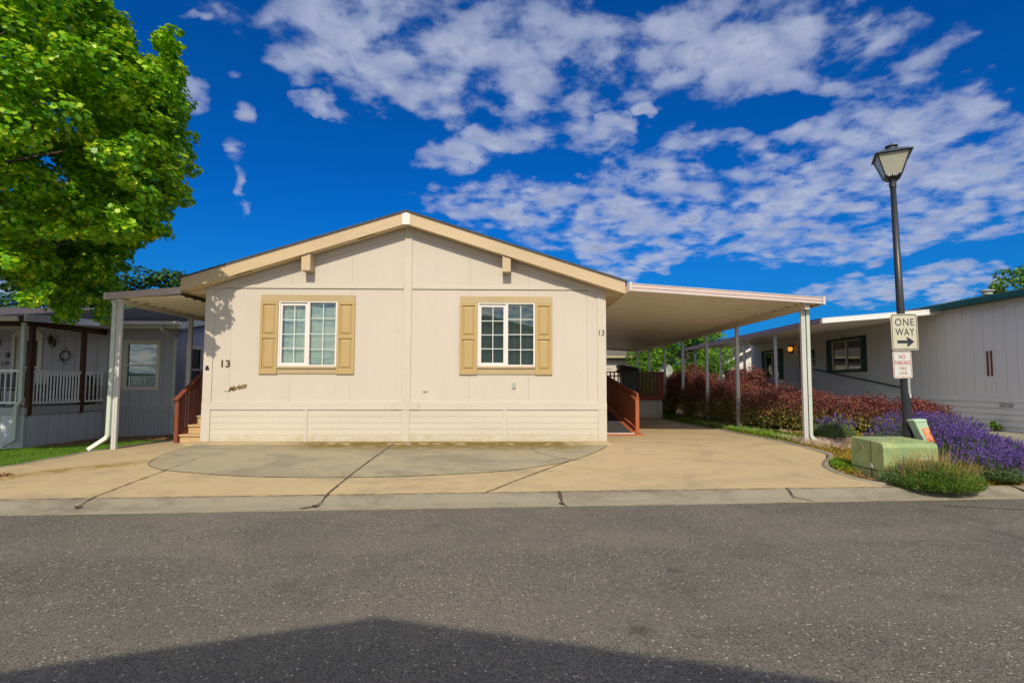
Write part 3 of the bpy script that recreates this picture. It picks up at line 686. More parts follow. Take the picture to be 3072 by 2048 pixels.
# lawn base on the left
sheet('lawn_ground', [[(x, y) for x in lin(-18, interp([(-9.3, 8.35), (-8.42, 9.28), (-8.2, 9.85), (-7.98, 10.9), (-7.9, 11.9), (-7.83, 13.0)], y)-.03, 20)] for y in lin(8.4, 12.9, 14)], M_['lawnbase'], -.022)
sheet('gravel_bed', [[(x, y) for x in lin(-11.3, -7.9, 10)] for y in lin(13.0, 15.5, 8)], M_['pinkgravel'], -.03)
# ------------------------------------------------------------------ main house
HX0, HX1, HY, HYB, HC = -6.224, 1.976, 11.25, 26.4, -2.13
EY = 10.95                     # plane of the gable fascia
SL = .315                      # roof slope
def zroof(x): return 4.70-SL*abs(x-HC)
house = thing('mobile_home', 'cream double-wide mobile home with low gable front, tan shutters and house number 13', 'house', (HC, HY, 0))
def wall_cells(m, axis, c, u0, u1, v0, v1, holes, reveal=.10, dirn=1):
    us = sorted(set([u0, u1]+[h[0] for h in holes]+[h[1] for h in holes])); vs = sorted(set([v0, v1]+[h[2] for h in holes]+[h[3] for h in holes]))
    P = (lambda u_, d, v_: (u_, c+d*dirn, v_)) if axis == 'y' else (lambda u_, d, v_: (c+d*dirn, u_, v_))
    for a, b in zip(us, us[1:]):
        for e, f_ in zip(vs, vs[1:]):
            if any(h[0] <= a and b <= h[1] and h[2] <= e and f_ <= h[3] for h in holes): continue
            m.quad(P(a, 0, e), P(b, 0, e), P(b, 0, f_), P(a, 0, f_))
    for h in holes:
        for (a, b, e, f_) in ((h[0], h[0], h[2], h[3]), (h[1], h[1], h[2], h[3])): m.quad(P(a, 0, e), P(a, reveal, e), P(a, reveal, f_), P(a, 0, f_))
        for v_ in (h[2], h[3]): m.quad(P(h[0], 0, v_), P(h[1], 0, v_), P(h[1], reveal, v_), P(h[0], reveal, v_))
    return m
# window openings (outer white frame): x0,x1,z0,z1
W1 = (-4.758, -3.562, 1.555, 2.905); W2 = (-.677, .513, 1.565, 2.895)
m = MB(); wall_cells(m, 'y', HY, HX0, HX1, .66, 3.16, [(w[0]+.02, w[1]-.02, w[2]+.02, w[3]-.02) for w in (W1, W2)], .16)
m.add([(HX0, HY, 3.16), (HX1, HY, 3.16), (HX1, HY, zroof(HX1)-.1), (HC, HY, zroof(HC)-.1), (HX0, HY, zroof(HX0)-.1)], [(0, 1, 2, 3, 4)])
m.build('front_wall', M_['siding'], house)
m = MB()
m.quad((HX0, HY, -.2), (HX0, HYB, -.2), (HX0, HYB, 3.32), (HX0, HY, 3.32)); m.quad((HX1, HY, -.1), (HX1, HYB, -.1), (HX1, HYB, 3.32), (HX1, HY, 3.32))
m.add([(HX0, HYB, -.1), (HX1, HYB, -.1), (HX1, HYB, zroof(HX1)-.1), (HC, HYB, zroof(HC)-.1), (HX0, HYB, zroof(HX0)-.1)], [(0, 1, 2, 3, 4)])
m.build('side_wall', M_['siding_side'], house)
# skirting of lap boards
m = MB()
for i in range(5):
    z0 = .03+i*.128; z1 = z0+.128
    m.prism([(HX0+.02, HY+.02, z0), (HX0+.02, HY-.013, z0), (HX0+.02, HY-.0075, z1), (HX0+.02, HY+.02, z1)], (HX1-HX0-.04, 0, 0))
m.build('skirting', M_['lap'], house)
m = MB()
F1 = HY-.03
def tb(x0, x1, z0, z1, p=.03): m.box(x0, x1, HY-p, HY+.01, z0, z1)
for (a_, b_, p_) in ((HX0-.02, HX0+.155, .032), (HX1-.155, HX1+.02, .032), (-4.185, -4.115, .027), (-2.205, -2.055, .03), (-.145, -.075, .027)):
    m = MB(); tb(a_, b_, .03, .672, p_); m.build('skirting_batten', M_['trim'], house, bevel=.003)
m = MB(); tb(HX0-.022, -2.412, .674, .832, .028); tb(-1.868, HX1+.022, .674, .832, .028); tb(-2.41, -1.87, .676, .838, .036)
m.build('belt_board', M_['trim'], house, bevel=.003)
for (a_, b_) in ((HX0-.018, HX0+.16), (HX1-.16, HX1+.018)):
    m = MB(); tb(a_, b_, .834, 3.30, .024); m.build('corner_board', M_['trim'], house, bevel=.003)
m = MB(); tb(-2.20, -2.045, .84, 4.22, .026); tb(-2.205, -2.04, 4.222, 4.52, .032); m.build('centre_batten', M_['trim'], house, bevel=.003)
m = MB(); tb(HX0+.17, -2.21, 3.165, 3.235, .02); tb(-2.035, HX1-.17, 3.165, 3.235, .02); m.build('gable_belt', M_['trim'], house, bevel=.002)
m = MB(); tb(HX0+.17, -2.21, 3.157, 3.164, .012); tb(-2.035, HX1-.17, 3.157, 3.164, .012); m.build('flashing_gap', M_['bronze'], house)
m = MB()   # rake frieze boards under the soffit
for sg in (-1, 1):
    a = HC+sg*.08; b = HX0+.0 if sg < 0 else HX1
    za, zb = zroof(a)-.245, zroof(b)-.245
    m.prism([(a, HY-.022, za-.13), (b, HY-.022, zb-.11), (b, HY-.022, zb), (a, HY-.022, za)], (0, .03, 0))
m.build('frieze_board', M_['trim'], house)
# roof
RX0, RX1 = -6.6, 2.345
m = MB()
for sg in (-1, 1):
    b = RX0-.04 if sg < 0 else RX1+.04
    zc = zroof(HC)+.035; zb = zroof(b)+.035
    n_ = 30
    for i in range(n_):   # shingle courses
        t0, t1 = i/n_, (i+1)/n_
        xa, xb = HC+(b-HC)*t0, HC+(b-HC)*t1; z_a, z_b = zc+(zb-zc)*t0, zc+(zb-zc)*t1
        P = [(xa, EY-.03, z_a-.03), (xa, EY-.03, z_a), (xb, EY-.03, z_b+.008), (xb, EY-.03, z_b-.03)]
        m.prism(P, (0, HYB+.35-EY, 0))
rf = m.build('roof', M_['shingle'], house)
m = MB()
for sg in (-1, 1):
    a = HC+sg*.085; b = RX0 if sg < 0 else RX1
    for (y, d) in ((EY, .035), (HYB+.28, .035)):
        m.prism([(a, y, zroof(a)-.245), (b, y, zroof(b)-.245), (b, y, zroof(b)-.004), (a, y, zroof(a)-.004)], (0, d, 0))
    m.box(min(b, b-sg*.03), max(b, b-sg*.03), EY+.036, HYB+.3, zroof(b)-.245, zroof(b)-.004)
m.build('fascia', M_['fascia'], house, bevel=.003)
m = MB()
for sg in (-1, 1):
    a = HC+sg*.085; b = (RX0 if sg < 0 else RX1)
    m.prism([(a, EY-.012, zroof(a)-.004), (b, EY-.012, zroof(b)-.004), (b, EY-.012, zroof(b)+.012), (a, EY-.012, zroof(a)+.012)], (0, .04, 0))
m.build('drip_edge', M_['white'], house)
m = MB(); m.prism([(HC-.083, EY-.008, zroof(HC)-.26), (HC+.083, EY-.008, zroof(HC)-.26), (HC+.083, EY-.008, zroof(HC)-.012), (HC, EY-.008, zroof(HC)+.012), (HC-.083, EY-.008, zroof(HC)-.012)], (0, .04, 0))
m.build('ridge_plate', M_['white'], house, bevel=.004)
m = MB()
for sg in (-1, 1):
    a = HC; b = (RX0+.032 if sg < 0 else RX1-.032)
    P = [(a, EY+.036, zroof(a)-.225), (b, EY+.036, zroof(b)-.225), (b, EY+.036, zroof(b)-.21), (a, EY+.036, zroof(a)-.21)]
    m.prism(P, (0, HY-EY-.037, 0))
    w_ = HX0 if sg < 0 else HX1
    m.box(min(w_, b), max(w_, b), HY+.002, HYB, 3.045, 3.055)
    m.prism([(w_, HY-.001, 3.045), (b, HY-.001, 3.045), (b, HY-.001, zroof(b)-.226), (w_, HY-.001, zroof(w_)-.226)], (0, .003, 0))
m.build('soffit', M_['soffit'], house)
for xc in (-5.42, -2.95, -1.28, 1.18):
    m = MB()
    sg = -1 if xc < HC else 1; a, b = xc-.17, xc+.17
    m.prism([(a, EY+.09, zroof(a)-.2285), (b, EY+.09, zroof(b)-.2285), (b, EY+.09, zroof(b)-.2265), (a, EY+.09, zroof(a)-.2265)], (0, .035, 0)); m.build('soffit_vent', M_['dark'], house)
for (a, b) in ((-4.235, -4.055), (-.165, .005)):   # corbels
    m = MB(); za, zb = zroof(a)-.23, zroof(b)-.23
    m.prism([(a, EY+.04, 3.49), (b, EY+.04, 3.49), (b, EY+.04, zb), (a, EY+.04, za)], (0, HY-EY-.04, 0))
    m.build('corbel', M_['fascia'], house, bevel=.003)
# windows
M_['muntin'] = pm('white window grille', (.66, .68, .65), .4, .02)
def slider(Wd, label, blind, left_open, shade):
    x0, x1, z0, z1 = Wd
    w = thing('window', None, None, (0, 0, 0)); w.parent = house
    w.location = Vector(((x0+x1)/2, HY, z0))-Vector(house.location)
    w['label'] = label
    F = HY-.022
    m = MB(); bt = .035
    def fr(a, b, e, f_, t, y0, y1):
        m.box(a, a+t, y0, y1, e, f_); m.box(b-t, b, y0, y1, e, f_); m.box(a+t, b-t, y0, y1, e, e+t); m.box(a+t, b-t, y0, y1, f_-t, f_)
    fr(x0, x1, z0, z1, bt, F, HY+.05)
    xm = (x0+x1)/2+.01
    m.box(xm-.028, xm+.028, F+.004, HY+.05, z0+bt, z1-bt)
    fr(x0+bt, xm-.028, z0+bt, z1-bt-.02, .042, HY-.008, HY+.03)
    m.build('frame', M_['white'], w, bevel=.003)
    panes = [(x0+bt+.042, xm-.028-.042+.02, z0+bt+.042, z1-bt-.062, HY+.016), (xm+.028, x1-bt, z0+bt, z1-bt, HY+.03)]
    m = MB()
    for (a, b, e, f_, y) in panes: m.box(a-.01, b+.01, y, y+.004, e-.01, f_+.01)
    m.build('pane', M_['glass'], w)
    m = MB()
    for (a, b, e, f_, y) in panes:
        xc = (a+b)/2; m.box(xc-.007, xc+.007, y-.009, y-.002, e, f_)
        for k in (1, 2, 3):
            zc = e+(f_-e)*k/4; m.box(a, xc-.007, y-.009, y-.002, zc-.0065, zc+.0065); m.box(xc+.007, b, y-.009, y-.002, zc-.0065, zc+.0065)
    m.build('muntin', M_['muntin'], w)
    m = MB(); z = z0+.06
    ang = radians(blind[1])
    while z < z1-.05:
        dy, dz = .011*cos(ang), .011*sin(ang)
        m.quad((x0+.06, HY+.088-dy, z-dz), (x1-.05, HY+.088-dy, z-dz), (x1-.05, HY+.088+dy, z+dz), (x0+.06, HY+.088+dy, z+dz)); z += .0215
    m.box(x0+.05, x1-.05, HY+.075, HY+.1, z1-.06, z1-.03)
    for xc in (x0+.16, x0+.42, x1-.42, x1-.16): m.box(xc-.002, xc+.002, HY+.072, HY+.074, z0+.05, z1-.05)
    m.build('blind', blind[0], w)
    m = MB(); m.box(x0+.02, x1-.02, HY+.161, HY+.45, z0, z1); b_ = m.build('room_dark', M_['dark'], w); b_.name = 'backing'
    return w
def window_trim(X0, X1, ZT, ZB, Wd, label):
    m = MB(); m.box(X0, X1, HY-.026, HY+.01, ZT-.135, ZT); hd = m.build('window_header', M_['header'], house, bevel=.003)
    for (a, b) in ((X0-.005, Wd[0]-.004), (Wd[1]+.004, X1+.0)):
        m = MB(); zt, zb = ZT-.137, ZB; mid = (zt+zb)/2+.02; D0, D1 = HY-.012, HY-.036
        st = .052
        # stiles and rails standing proud, bevelled raised panels between
        m.box(a, a+st, D1, HY, zb, zt); m.box(b-st, b, D1, HY, zb, zt)
        for (e, f_) in ((zb, zb+.10), (mid-.035, mid+.035), (zt-.06, zt)): m.box(a+st, b-st, D1, HY, e, f_)
        m.box(a+st, b-st, D0, HY, zb, zt)
        for (e, f_) in ((zb+.10, mid-.035), (mid+.035, zt-.06)):
            q = .022; w_ = .03; pa, pb, pe, pf = a+st+q, b-st-q, e+q, f_-q
            vs = [(pa, D0-.001, pe), (pb, D0-.001, pe), (pb, D0-.001, pf), (pa, D0-.001, pf), (pa+w_, D1+.004, pe+w_), (pb-w_, D1+.004, pe+w_), (pb-w_, D1+.004, pf-w_), (pa+w_, D1+.004, pf-w_)]
            m.add(vs, [(4, 5, 6, 7)]+[(k, (k+1) % 4, 4+(k+1) % 4, 4+k) for k in range(4)])
        m.build('shutter', M_['shutter'], house, bevel=.002)
    m = MB(); m.box(Wd[0]-.002, Wd[1]+.002, HY-.05, HY+.01, Wd[2]-.04, Wd[2]-.003); m.build('sill', M_['header'], house, bevel=.003)
    m = MB(); m.box(Wd[0]+.0, Wd[1]-.0, HY-.022, HY+.01, ZB+.008, Wd[2]-.045); m.build('apron', M_['header'], house, bevel=.003)
window_trim(-5.118, -3.20, 3.03, 1.40, W1, ''); window_trim(-1.043, .87, 3.02, 1.395, W2, '')
slider(W1, 'window with pale green-white blinds', (M_['blind'], 62), True, 0)
slider(W2, 'window with dark half-open blinds', (M_['blind2'], 30), True, 0)
m = MB(); rn = random.Random(5)
for xn in (-5.79, -4.58, -3.36, -.9, .32, 1.54):
    for side in (-.02, .02):
        zn = .95
        while zn < 3.1:
            if not ((-5.15 < xn < -3.17 or -1.08 < xn < .9) and 1.36 < zn < 3.06): m.box(xn+side-.0025, xn+side+.0025, HY-.0015, HY+.001, zn-.0025, zn+.0025)
            zn += .30*rn.uniform(.9, 1.1)
o = m.build('nail_heads', M_['bronze'], house); o['kind'] = 'stuff'
fy = lambda d: (lambda u_, v_, w_: (u_, d-w_, v_))
text_part('house_number', '13', (-5.885, -5.712, 1.535, 1.683), M_['bronze'], house, fy(HY-.001), .012, 0, 1.0, .012, 'bold dark bronze numerals 13 on the siding')
text_part('house_number', '13', (1.845, 1.955, 2.215, 2.328), M_['bronze'], house, fy(HY-.025), .0, 0, 1.0, .008, 'small numerals 13 on the corner board')
def slant(u_, v_, w_):
    k = (u_+5.72)*.24; return (u_, HY-.001-w_, v_+k)
text_part('emblem', 'Marlette', (-5.715, -5.36, 1.035, 1.14), M_['gold'], house, slant, .006, .35, .9, .01, 'worn brass script emblem')
m = MB(); m.tube([(-5.765, HY-.006, 1.04), (-5.74, HY-.006, 1.055), (-5.705, HY-.006, 1.085), (-5.685, HY-.006, 1.12)], .0035, 5)
m.tube([(-5.782+.012*cos(a), HY-.006, 1.047+.012*sin(a)) for a in lin(radians(50), radians(310), 8)], .004, 5)
m.build('emblem_flourish', M_['gold'], house)
m = MB(); m.box(-6.195, -6.12, HY-.034, HY-.02, 1.475, 1.515); m.box(-6.185, -6.135, HY-.036, HY-.02, 1.515, 1.565); m.tube([(-6.175, HY-.04, 1.50), (-6.155, HY-.045, 1.55), (-6.13, HY-.04, 1.49)], .006, 5); m.build('wall_ornament', M_['black'], house)
m = MB(); m.box(.045, .115, HY-.03, HY, 1.115, 1.235); m.build('outlet_box', M_['grey'], house, bevel=.006)
m = MB(); m.box(-1.79, -1.70, HY-.012, HY, 1.03, 1.052); m.tube([(-1.775, HY-.01, 1.035), (-1.76, HY-.02, 1.07)], .004, 5); m.tube([(-1.715, HY-.01, 1.035), (-1.70, HY-.02, 1.065)], .004, 5); m.tube([(-1.79, HY-.01, 1.06), (-1.745, HY-.02, 1.045), (-1.70, HY-.012, 1.062)], .005, 5); m.build('tap_bracket', M_['grey'], house)
m = MB(); m.box(-2.335, -2.325, HY-.002, HY+.001, 2.31, 2.325); m.build('nail_hole', M_['bronze'], house)
m = MB(); m.box(-2.29, -2.28, HY-.002, HY+.001, 2.27, 2.285); m.build('nail_hole', M_['bronze'], house)

# ------------------------------------------------------------------ aluminium awnings
def pans(m, xa, za, xb, zb, y0, y1, pitch, th=.012, rib=.034):
    """corrugated roof pans running from (xa,za) to (xb,zb), repeating along y"""
    prof = []; y = y0
    while y < y1-pitch*.5:
        prof += [(y, 0), (y+pitch*.60, 0), (y+pitch*.66, -rib), (y+pitch*.90, -rib), (y+pitch*.96, 0)]; y += pitch
    n = len(prof); vs = []
    for (x, z) in ((xa, za), (xb, zb)): vs += [(x, p, z+q) for p, q in prof]
    fs = [(i, i+1, n+i+1, n+i) for i in range(n-1)]
    return m.add(vs, fs)
awn = thing('carport', 'long cream aluminium carport awning on white posts along the right side of house 13', 'carport', (6.16, 11.25, 0))
AY0, AY1 = 10.95, 26.3
m = MB(); pans(m, 2.385, 3.135, 6.52, 2.895, AY0+.04, AY1, .30); m.build('roof_pan', M_['alumunder'], awn)
m = MB(); m.quad((2.385, AY0+.04, 3.225), (6.52, AY0+.04, 2.985), (6.52, AY1, 2.985), (2.385, AY1, 3.225)); m.build('roof_top', M_['alum'], awn)
def fluted(m, a, b, hb, ht, axis_y):
    """fascia between points a and b (x,z at bottom), with raised ribs"""
    pass
m = MB(); mi = 0
def fascia_x(xa, xb, zta, ztb, zba, zbb, y, mats, parent, name='awning_fascia'):
    m = MB(); k = [(0, .09, .012, 1), (.09, .47, 0, 0), (.47, .56, .012, 1), (.56, .90, 0, 0), (.90, 1, .014, 1)]
    for (a, b, d, mi) in k:
        m.mi = mi
        A0 = zta+(zba-zta)*a; A1 = zta+(zba-zta)*b; B0 = ztb+(zbb-ztb)*a; B1 = ztb+(zbb-ztb)*b
        m.prism([(xa, y-d, A1), (xb, y-d, B1), (xb, y-d, B0), (xa, y-d, A0)], (0, .03+d, 0))
    return m.build(name, mats, parent)
fascia_x(2.45, 6.44, 3.268, 3.0, 3.108, 2.858, AY0, [M_['alumpink'], M_['alumwhite']], awn)
m = MB(); m.box(2.425, 2.475, AY0-.03, AY0+.035, 3.10, 3.285); m.build('fascia_end', M_['alumwhite'], awn, bevel=.004)
m = MB(); m.box(6.42, 6.475, AY0-.028, AY0+.035, 2.85, 3.01); m.build('fascia_end', M_['alumwhite'], awn, bevel=.004)
m = MB(); m.prism([(2.35, AY0+.10, 3.05), (2.35, AY0+.10, 3.25), (2.43, AY0+.0, 3.268), (2.43, AY0+.0, 3.10)], (.015, .03, 0)); m.build('fascia_return', M_['alumpink'], awn)
m = MB(); m.box(6.475, 6.50, AY0+.036, AY1, 2.85, 3.0); m.box(6.40, 6.475, AY0+.036, AY1, 2.842, 2.858); m.build('gutter', M_['alum'], awn)
m = MB(); m.box(6.11, 6.21, AY0+.10, AY1-.1, 2.765, 2.90); m.mi = 1; y = AY0+.2
while y < AY1-.2:
    m.box(6.105, 6.109, y, y+.085, 2.902, 2.925); m.box(6.06, 6.104, y, y+.085, 2.904, 2.9055); y += .19
m.build('beam', [M_['alum'], M_['dark']], awn)
m = MB(); m.box(2.36, 2.45, AY1, AY1+.04, 3.08, 3.27); m.prism([(2.45, AY1, 3.04), (6.5, AY1, 2.80), (6.5, AY1, 2.97), (2.45, AY1, 3.21)], (0, .04, 0)); m.build('rear_fascia', M_['alum'], awn)
PY = [11.25, 14.58, 16.86, 19.23, 21.5, 23.9, 26.1]
for i, y in enumerate(PY):
    m = MB(); xo = 5.72 if False else 6.16; z0 = Gz(6.16, y)-.06
    w_ = .038
    m.box(xo-w_-.012, xo-.012, y-.038, y+.038, z0, 2.78); m.box(xo-.006, xo+w_-.0, y-.034, y+.034, z0, 2.78)
    m.box(xo-.016, xo-.002, y-.028, y+.03, z0, 2.78)
    m.build('post', M_['alumwhite'], awn, bevel=.004)
m = MB(); x_ = 6.255; y_ = 11.24
m.tube([(x_-.07, y_, 2.86), (x_, y_, 2.80), (x_, y_, 2.6), (x_+.0, y_, .16), (x_+.02, y_-.01, .10), (x_+.10, y_-.04, .045), (x_+.34, y_-.42, -.0)], (.036, .030), 4)
m.build('downspout', M_['sage'], awn, bevel=.006)
m = MB(); m.box(6.20, 6.23, 11.18, 11.20, .98, 1.02); m.build('downspout_strap', M_['sage'], awn)

lawn_ = thing('awning', 'short aluminium awning on posts along the left side of house 13', 'awning', (-7.84, 10.98, -.1))
m = MB(); pans(m, -6.64, 2.975, -8.02, 2.89, AY0+.04, 18, .30); m.build('roof_pan', M_['alumunder'], lawn_)
m = MB(); m.quad((-6.64, AY0+.04, 3.055), (-8.02, AY0+.04, 2.975), (-8.02, 18, 2.975), (-6.64, 18, 3.055)); m.build('roof_top', M_['alum'], lawn_)
fascia_x(-8.045, -6.60, 3.0, 3.125, 2.875, 2.995, AY0, [M_['alumpink'], M_['alumwhite']], lawn_)
m = MB(); m.box(-8.09, -8.045, AY0-.02, AY0+.035, 2.865, 3.01); m.build('fascia_end', M_['alumwhite'], lawn_, bevel=.004)
m = MB(); m.box(-8.085, -8.06, AY0+.036, 18, 2.87, 3.0); m.build('gutter', M_['alum'], lawn_)
m = MB(); m.box(-7.89, -7.79, AY0+.06, 18, 2.80, 2.89); m.mi = 1; y = AY0+.2
while y < 18: m.box(-7.788, -7.784, y, y+.085, 2.892, 2.915); m.box(-7.783, -7.73, y, y+.085, 2.893, 2.8945); y += .19
m.build('beam', [M_['alum'], M_['dark']], lawn_)
for (x, y) in ((-7.80, 11.02), (-7.84, 13.5), (-7.84, 17.6)):
    m = MB(); z0 = Gz(x, y)-.06
    m.box(x-.045, x+.002, y-.035, y+.035, z0, 2.82); m.box(x+.008, x+.045, y-.032, y+.032, z0, 2.82); m.box(x-.002, x+.012, y-.026, y+.028, z0, 2.82)
    m.build('post', M_['alumwhite'], lawn_, bevel=.004)
m = MB(); x_ = -7.885
m.tube([(x_-.03, 10.97, 2.85), (x_, 10.97, 2.75), (x_, 10.97, 1.05)], (.032, .028), 4); m.tube([(x_, 10.97, 1.07), (x_, 10.96, .20), (x_-.025, 10.94, .13), (x_-.24, 10.78, -.08)], (.037, .031), 4)
m.build('downspout', M_['sage'], lawn_, bevel=.006)

# ------------------------------------------------------------------ ramp, deck
ramp_ = thing('wheelchair_ramp', 'redwood-stained ramp with a charcoal grip mat climbing beside the right wall of house 13', 'ramp', (2.5, 13.0, 0))
RY0, RY1, RZ1 = 12.94, 18.2, .60
zr = lambda y: .03+(y-RY0)*RZ1/(RY1-RY0)
m = MB(); m.prism([(1.99, RY0, -.03), (1.99, RY0, .03), (1.99, RY1, zr(RY1)), (1.99, RY1, -.03)], (1.14, 0, 0)); m.build('ramp_bed', M_['redwood'], ramp_, bevel=.004)
m = MB(); m.prism([(1.99, RY0+.06, zr(RY0+.06)), (1.99, RY0+.06, zr(RY0+.06)+.008), (1.99, RY1, zr(RY1)+.008), (1.99, RY1, zr(RY1))], (.93, 0, 0)); m.build('grip_mat', M_['mat'], ramp_)
m = MB(); m.box(1.99, 2.97, RY0+.035, RY0+.06, .03, .052); m.build('mat_edge_strip', M_['white'], ramp_)
m = MB(); m.prism([(1.99, 12.86, -.02), (3.16, 12.86, -.02), (3.16, 13.3, -.02), (3.10, 13.3, -.02), (3.10, 12.94, -.02), (1.99, 12.94, -.02)], (0, 0, .05)); m.build('toe_board', M_['redwood'], ramp_, bevel=.004)
m = MB()
m.box(3.05, 3.14, 13.21, 13.30, -.02, .90); m.build('rail_post', M_['redwood'], ramp_, bevel=.006)
m = MB(); m.tube([(3.095, 13.17, .925), (3.095, 18.4, 1.555)], (.065, .02), 4); m.build('top_rail', M_['redwood'], ramp_, bevel=.004)
m = MB(); m.tube([(3.075, 13.3, .86), (3.075, 18.4, 1.475)], (.018, .045), 4); m.tube([(3.075, 13.3, .16), (3.075, 18.4, .78)], (.018, .045), 4); m.build('side_rail', M_['redwood'], ramp_)
y = 13.33; k = 0
while y < 18.35 and k < 99:
    m = MB(); zt = .905+(y-13.17)*.1205; m.box(3.096, 3.12, y, y+.038, zt-.80, zt-.02)
    m.build('baluster', M_['redwood'], ramp_); y += .062 if y < 16 else .07; k += 1
deck = thing('deck', 'stained wooden deck with cream lap skirting at the back of the carport', 'deck', (4.2, 19.5, 0))
m = MB()
for i in range(5):
    z0 = .02+i*.128
    m.prism([(3.2, 19.55, z0), (3.2, 19.505, z0), (3.2, 19.525, z0+.128), (3.2, 19.55, z0+.128)], (2.1, 0, 0))
m.build('skirting', M_['lap'], deck)
m = MB(); m.box(5.30, 5.47, 19.49, 19.56, .0, .665); m.build('skirting_corner', M_['trim'], deck)
m = MB(); m.box(2.0, 5.52, 19.5, 24, .67, .72); m.box(2.0, 3.2, 18.2, 19.5, .62, .66); m.build('deck_floor', M_['redwood2'], deck)
m = MB(); m.box(3.4, 5.52, 19.46, 19.5, .67, .86); m.build('rim_board', M_['redwood2'], deck)
m = MB(); m.box(2.0, 5.54, 19.41, 19.53, 1.64, 1.68); m.build('cap_rail', M_['redwood2'], deck)
m = MB(); m.box(5.32, 5.40, 19.44, 19.52, .68, 1.64); m.box(5.45, 5.53, 19.44, 19.52, .68, 1.64); m.build('rail_post', M_['redwood2'], deck)
x = 4.55
while x < 5.28:
    m = MB(); m.box(x, x+.118, 19.42, 19.44, .83, 1.63); m.build('privacy_board', M_['greyboard'], deck); x += .135
x = 3.3
while x < 5.5:
    m = MB(); m.box(x, x+.045, 19.47, 19.50, .62, 1.64); m.build('baluster', M_['redwood2'], deck); x += .14
m = MB(); m.box(3.3, 4.0, 19.5, 19.53, 1.50, 1.54); m.build('mid_rail', M_['redwood2'], deck)
tb_ = thing('trash_bin', 'tall black wheeled trash bin with a closed lid standing on the wooden deck', 'trash bin', (4.17, 19.0, .64))
m = MB(); c = (4.17, 19.05, 0)
m.box(3.2, 4.5, 18.8, 19.46, .60, .64)
m.build('landing', M_['redwood2'], deck)
m = MB(); m.add([(c[0]+sx*hx, c[1]+sy*hy, z) for z, hx, hy in ((.66, .23, .25), (1.62, .285, .31)) for sx, sy in ((-1, -1), (1, -1), (1, 1), (-1, 1))], [(3, 2, 1, 0), (4, 5, 6, 7)]+[(k, (k+1) % 4, 4+(k+1) % 4, 4+k) for k in range(4)])
m.build('body', M_['bin'], tb_, bevel=.03)
m = MB(); m.box(c[0]-.31, c[0]+.31, c[1]-.34, c[1]+.34, 1.60, 1.67); m.build('rim', M_['bin'], tb_, bevel=.012)
m = MB(); m.prism([(c[0]-.32, c[1]-.35, 1.68), (c[0]+.32, c[1]-.35, 1.68), (c[0]+.26, c[1]-.30, 1.80), (c[0]-.0, c[1]-.28, 1.85), (c[0]-.36, c[1]-.28, 1.90), (c[0]-.37, c[1]-.3, 1.84)], (0, .68, 0)); m.build('lid', M_['bin'], tb_, bevel=.015)
m = MB(); m.tube([(c[0]-.40, c[1]-.25, 1.70), (c[0]-.40, c[1]+.25, 1.70)], .018, 8); m.tube([(c[0]-.3, c[1]-.25, 1.66), (c[0]-.40, c[1]-.25, 1.70)], .014, 6); m.tube([(c[0]-.3, c[1]+.25, 1.66), (c[0]-.40, c[1]+.25, 1.70)], .014, 6); m.build('handle', M_['bin'], tb_)
for sy in (-1, 1):
    m = MB(); m.tube([(c[0]-.22, c[1]+sy*.2, .74), (c[0]-.22, c[1]+sy*.26, .74)], .1, 14); m.build('wheel', M_['bin'], tb_)

# ------------------------------------------------------------------ entry stairs on the left
st = thing('entry_stairs', 'wooden entry steps with a red-brown railing at the left corner of house 13', 'stairs', (-6.65, 11.8, -.08))
for i in range(4):
    m = MB(); y0 = 11.80+.29*i; z1 = -.06+.185*(i+1)
    m.box(-7.03, -6.26, y0, y0+.30 if i < 3 else 14.2, z1-.04, z1); m.box(-7.01, -6.27, y0+.03, y0+.05, z1-.20, z1-.041)
    m.build('step', M_['stepwood'], st, bevel=.005)
m = MB(); m.prism([(-7.05, 11.82, -.1), (-7.05, 11.82, .12), (-7.05, 12.95, .70), (-7.05, 14.2, .70), (-7.05, 14.2, -.1)], (.035, 0, 0)); m.build('stringer', M_['redwood2'], st)
M_['redwood_']=M_['redwood']; M_['redwood']=pm('dark red stair stain', (.20, .06, .035), .6, .12, 3, 50, .4, 60, stretch=(3, 3, .4), spec=.2)
rz = lambda y: .90+(min(y, 12.95)-11.80)*.62
m = MB(); m.tube([(-7.06, 11.72, rz(11.72)+.0), (-7.06, 12.95, rz(12.95))], (.055, .022), 4); m.tube([(-7.06, 12.95, rz(12.95)), (-7.06, 14.2, rz(12.95))], (.055, .022), 4); m.build('hand_rail', M_['redwood'], st, bevel=.004)
for y in (11.80, 12.93, 14.1):
    m = MB(); m.box(-7.10, -7.02, y-.04, y+.04, -.12, rz(y)-.02); m.build('rail_post', M_['redwood'], st, bevel=.004)
y = 11.92
while y < 14.05:
    if abs(y-12.93) > .06:
        m = MB(); m.box(-7.075, -7.04, y-.017, y+.017, max(.05, rz(y)-.86), rz(y)-.02); m.build('baluster', M_['redwood'], st)
    y += .105
M_['glass_dark'] = glass('reflective window glass', (.35, .36, .36), 1.7)
M_['glass_dim'] = glass('screened door glass', (.3, .3, .3), 1.15)
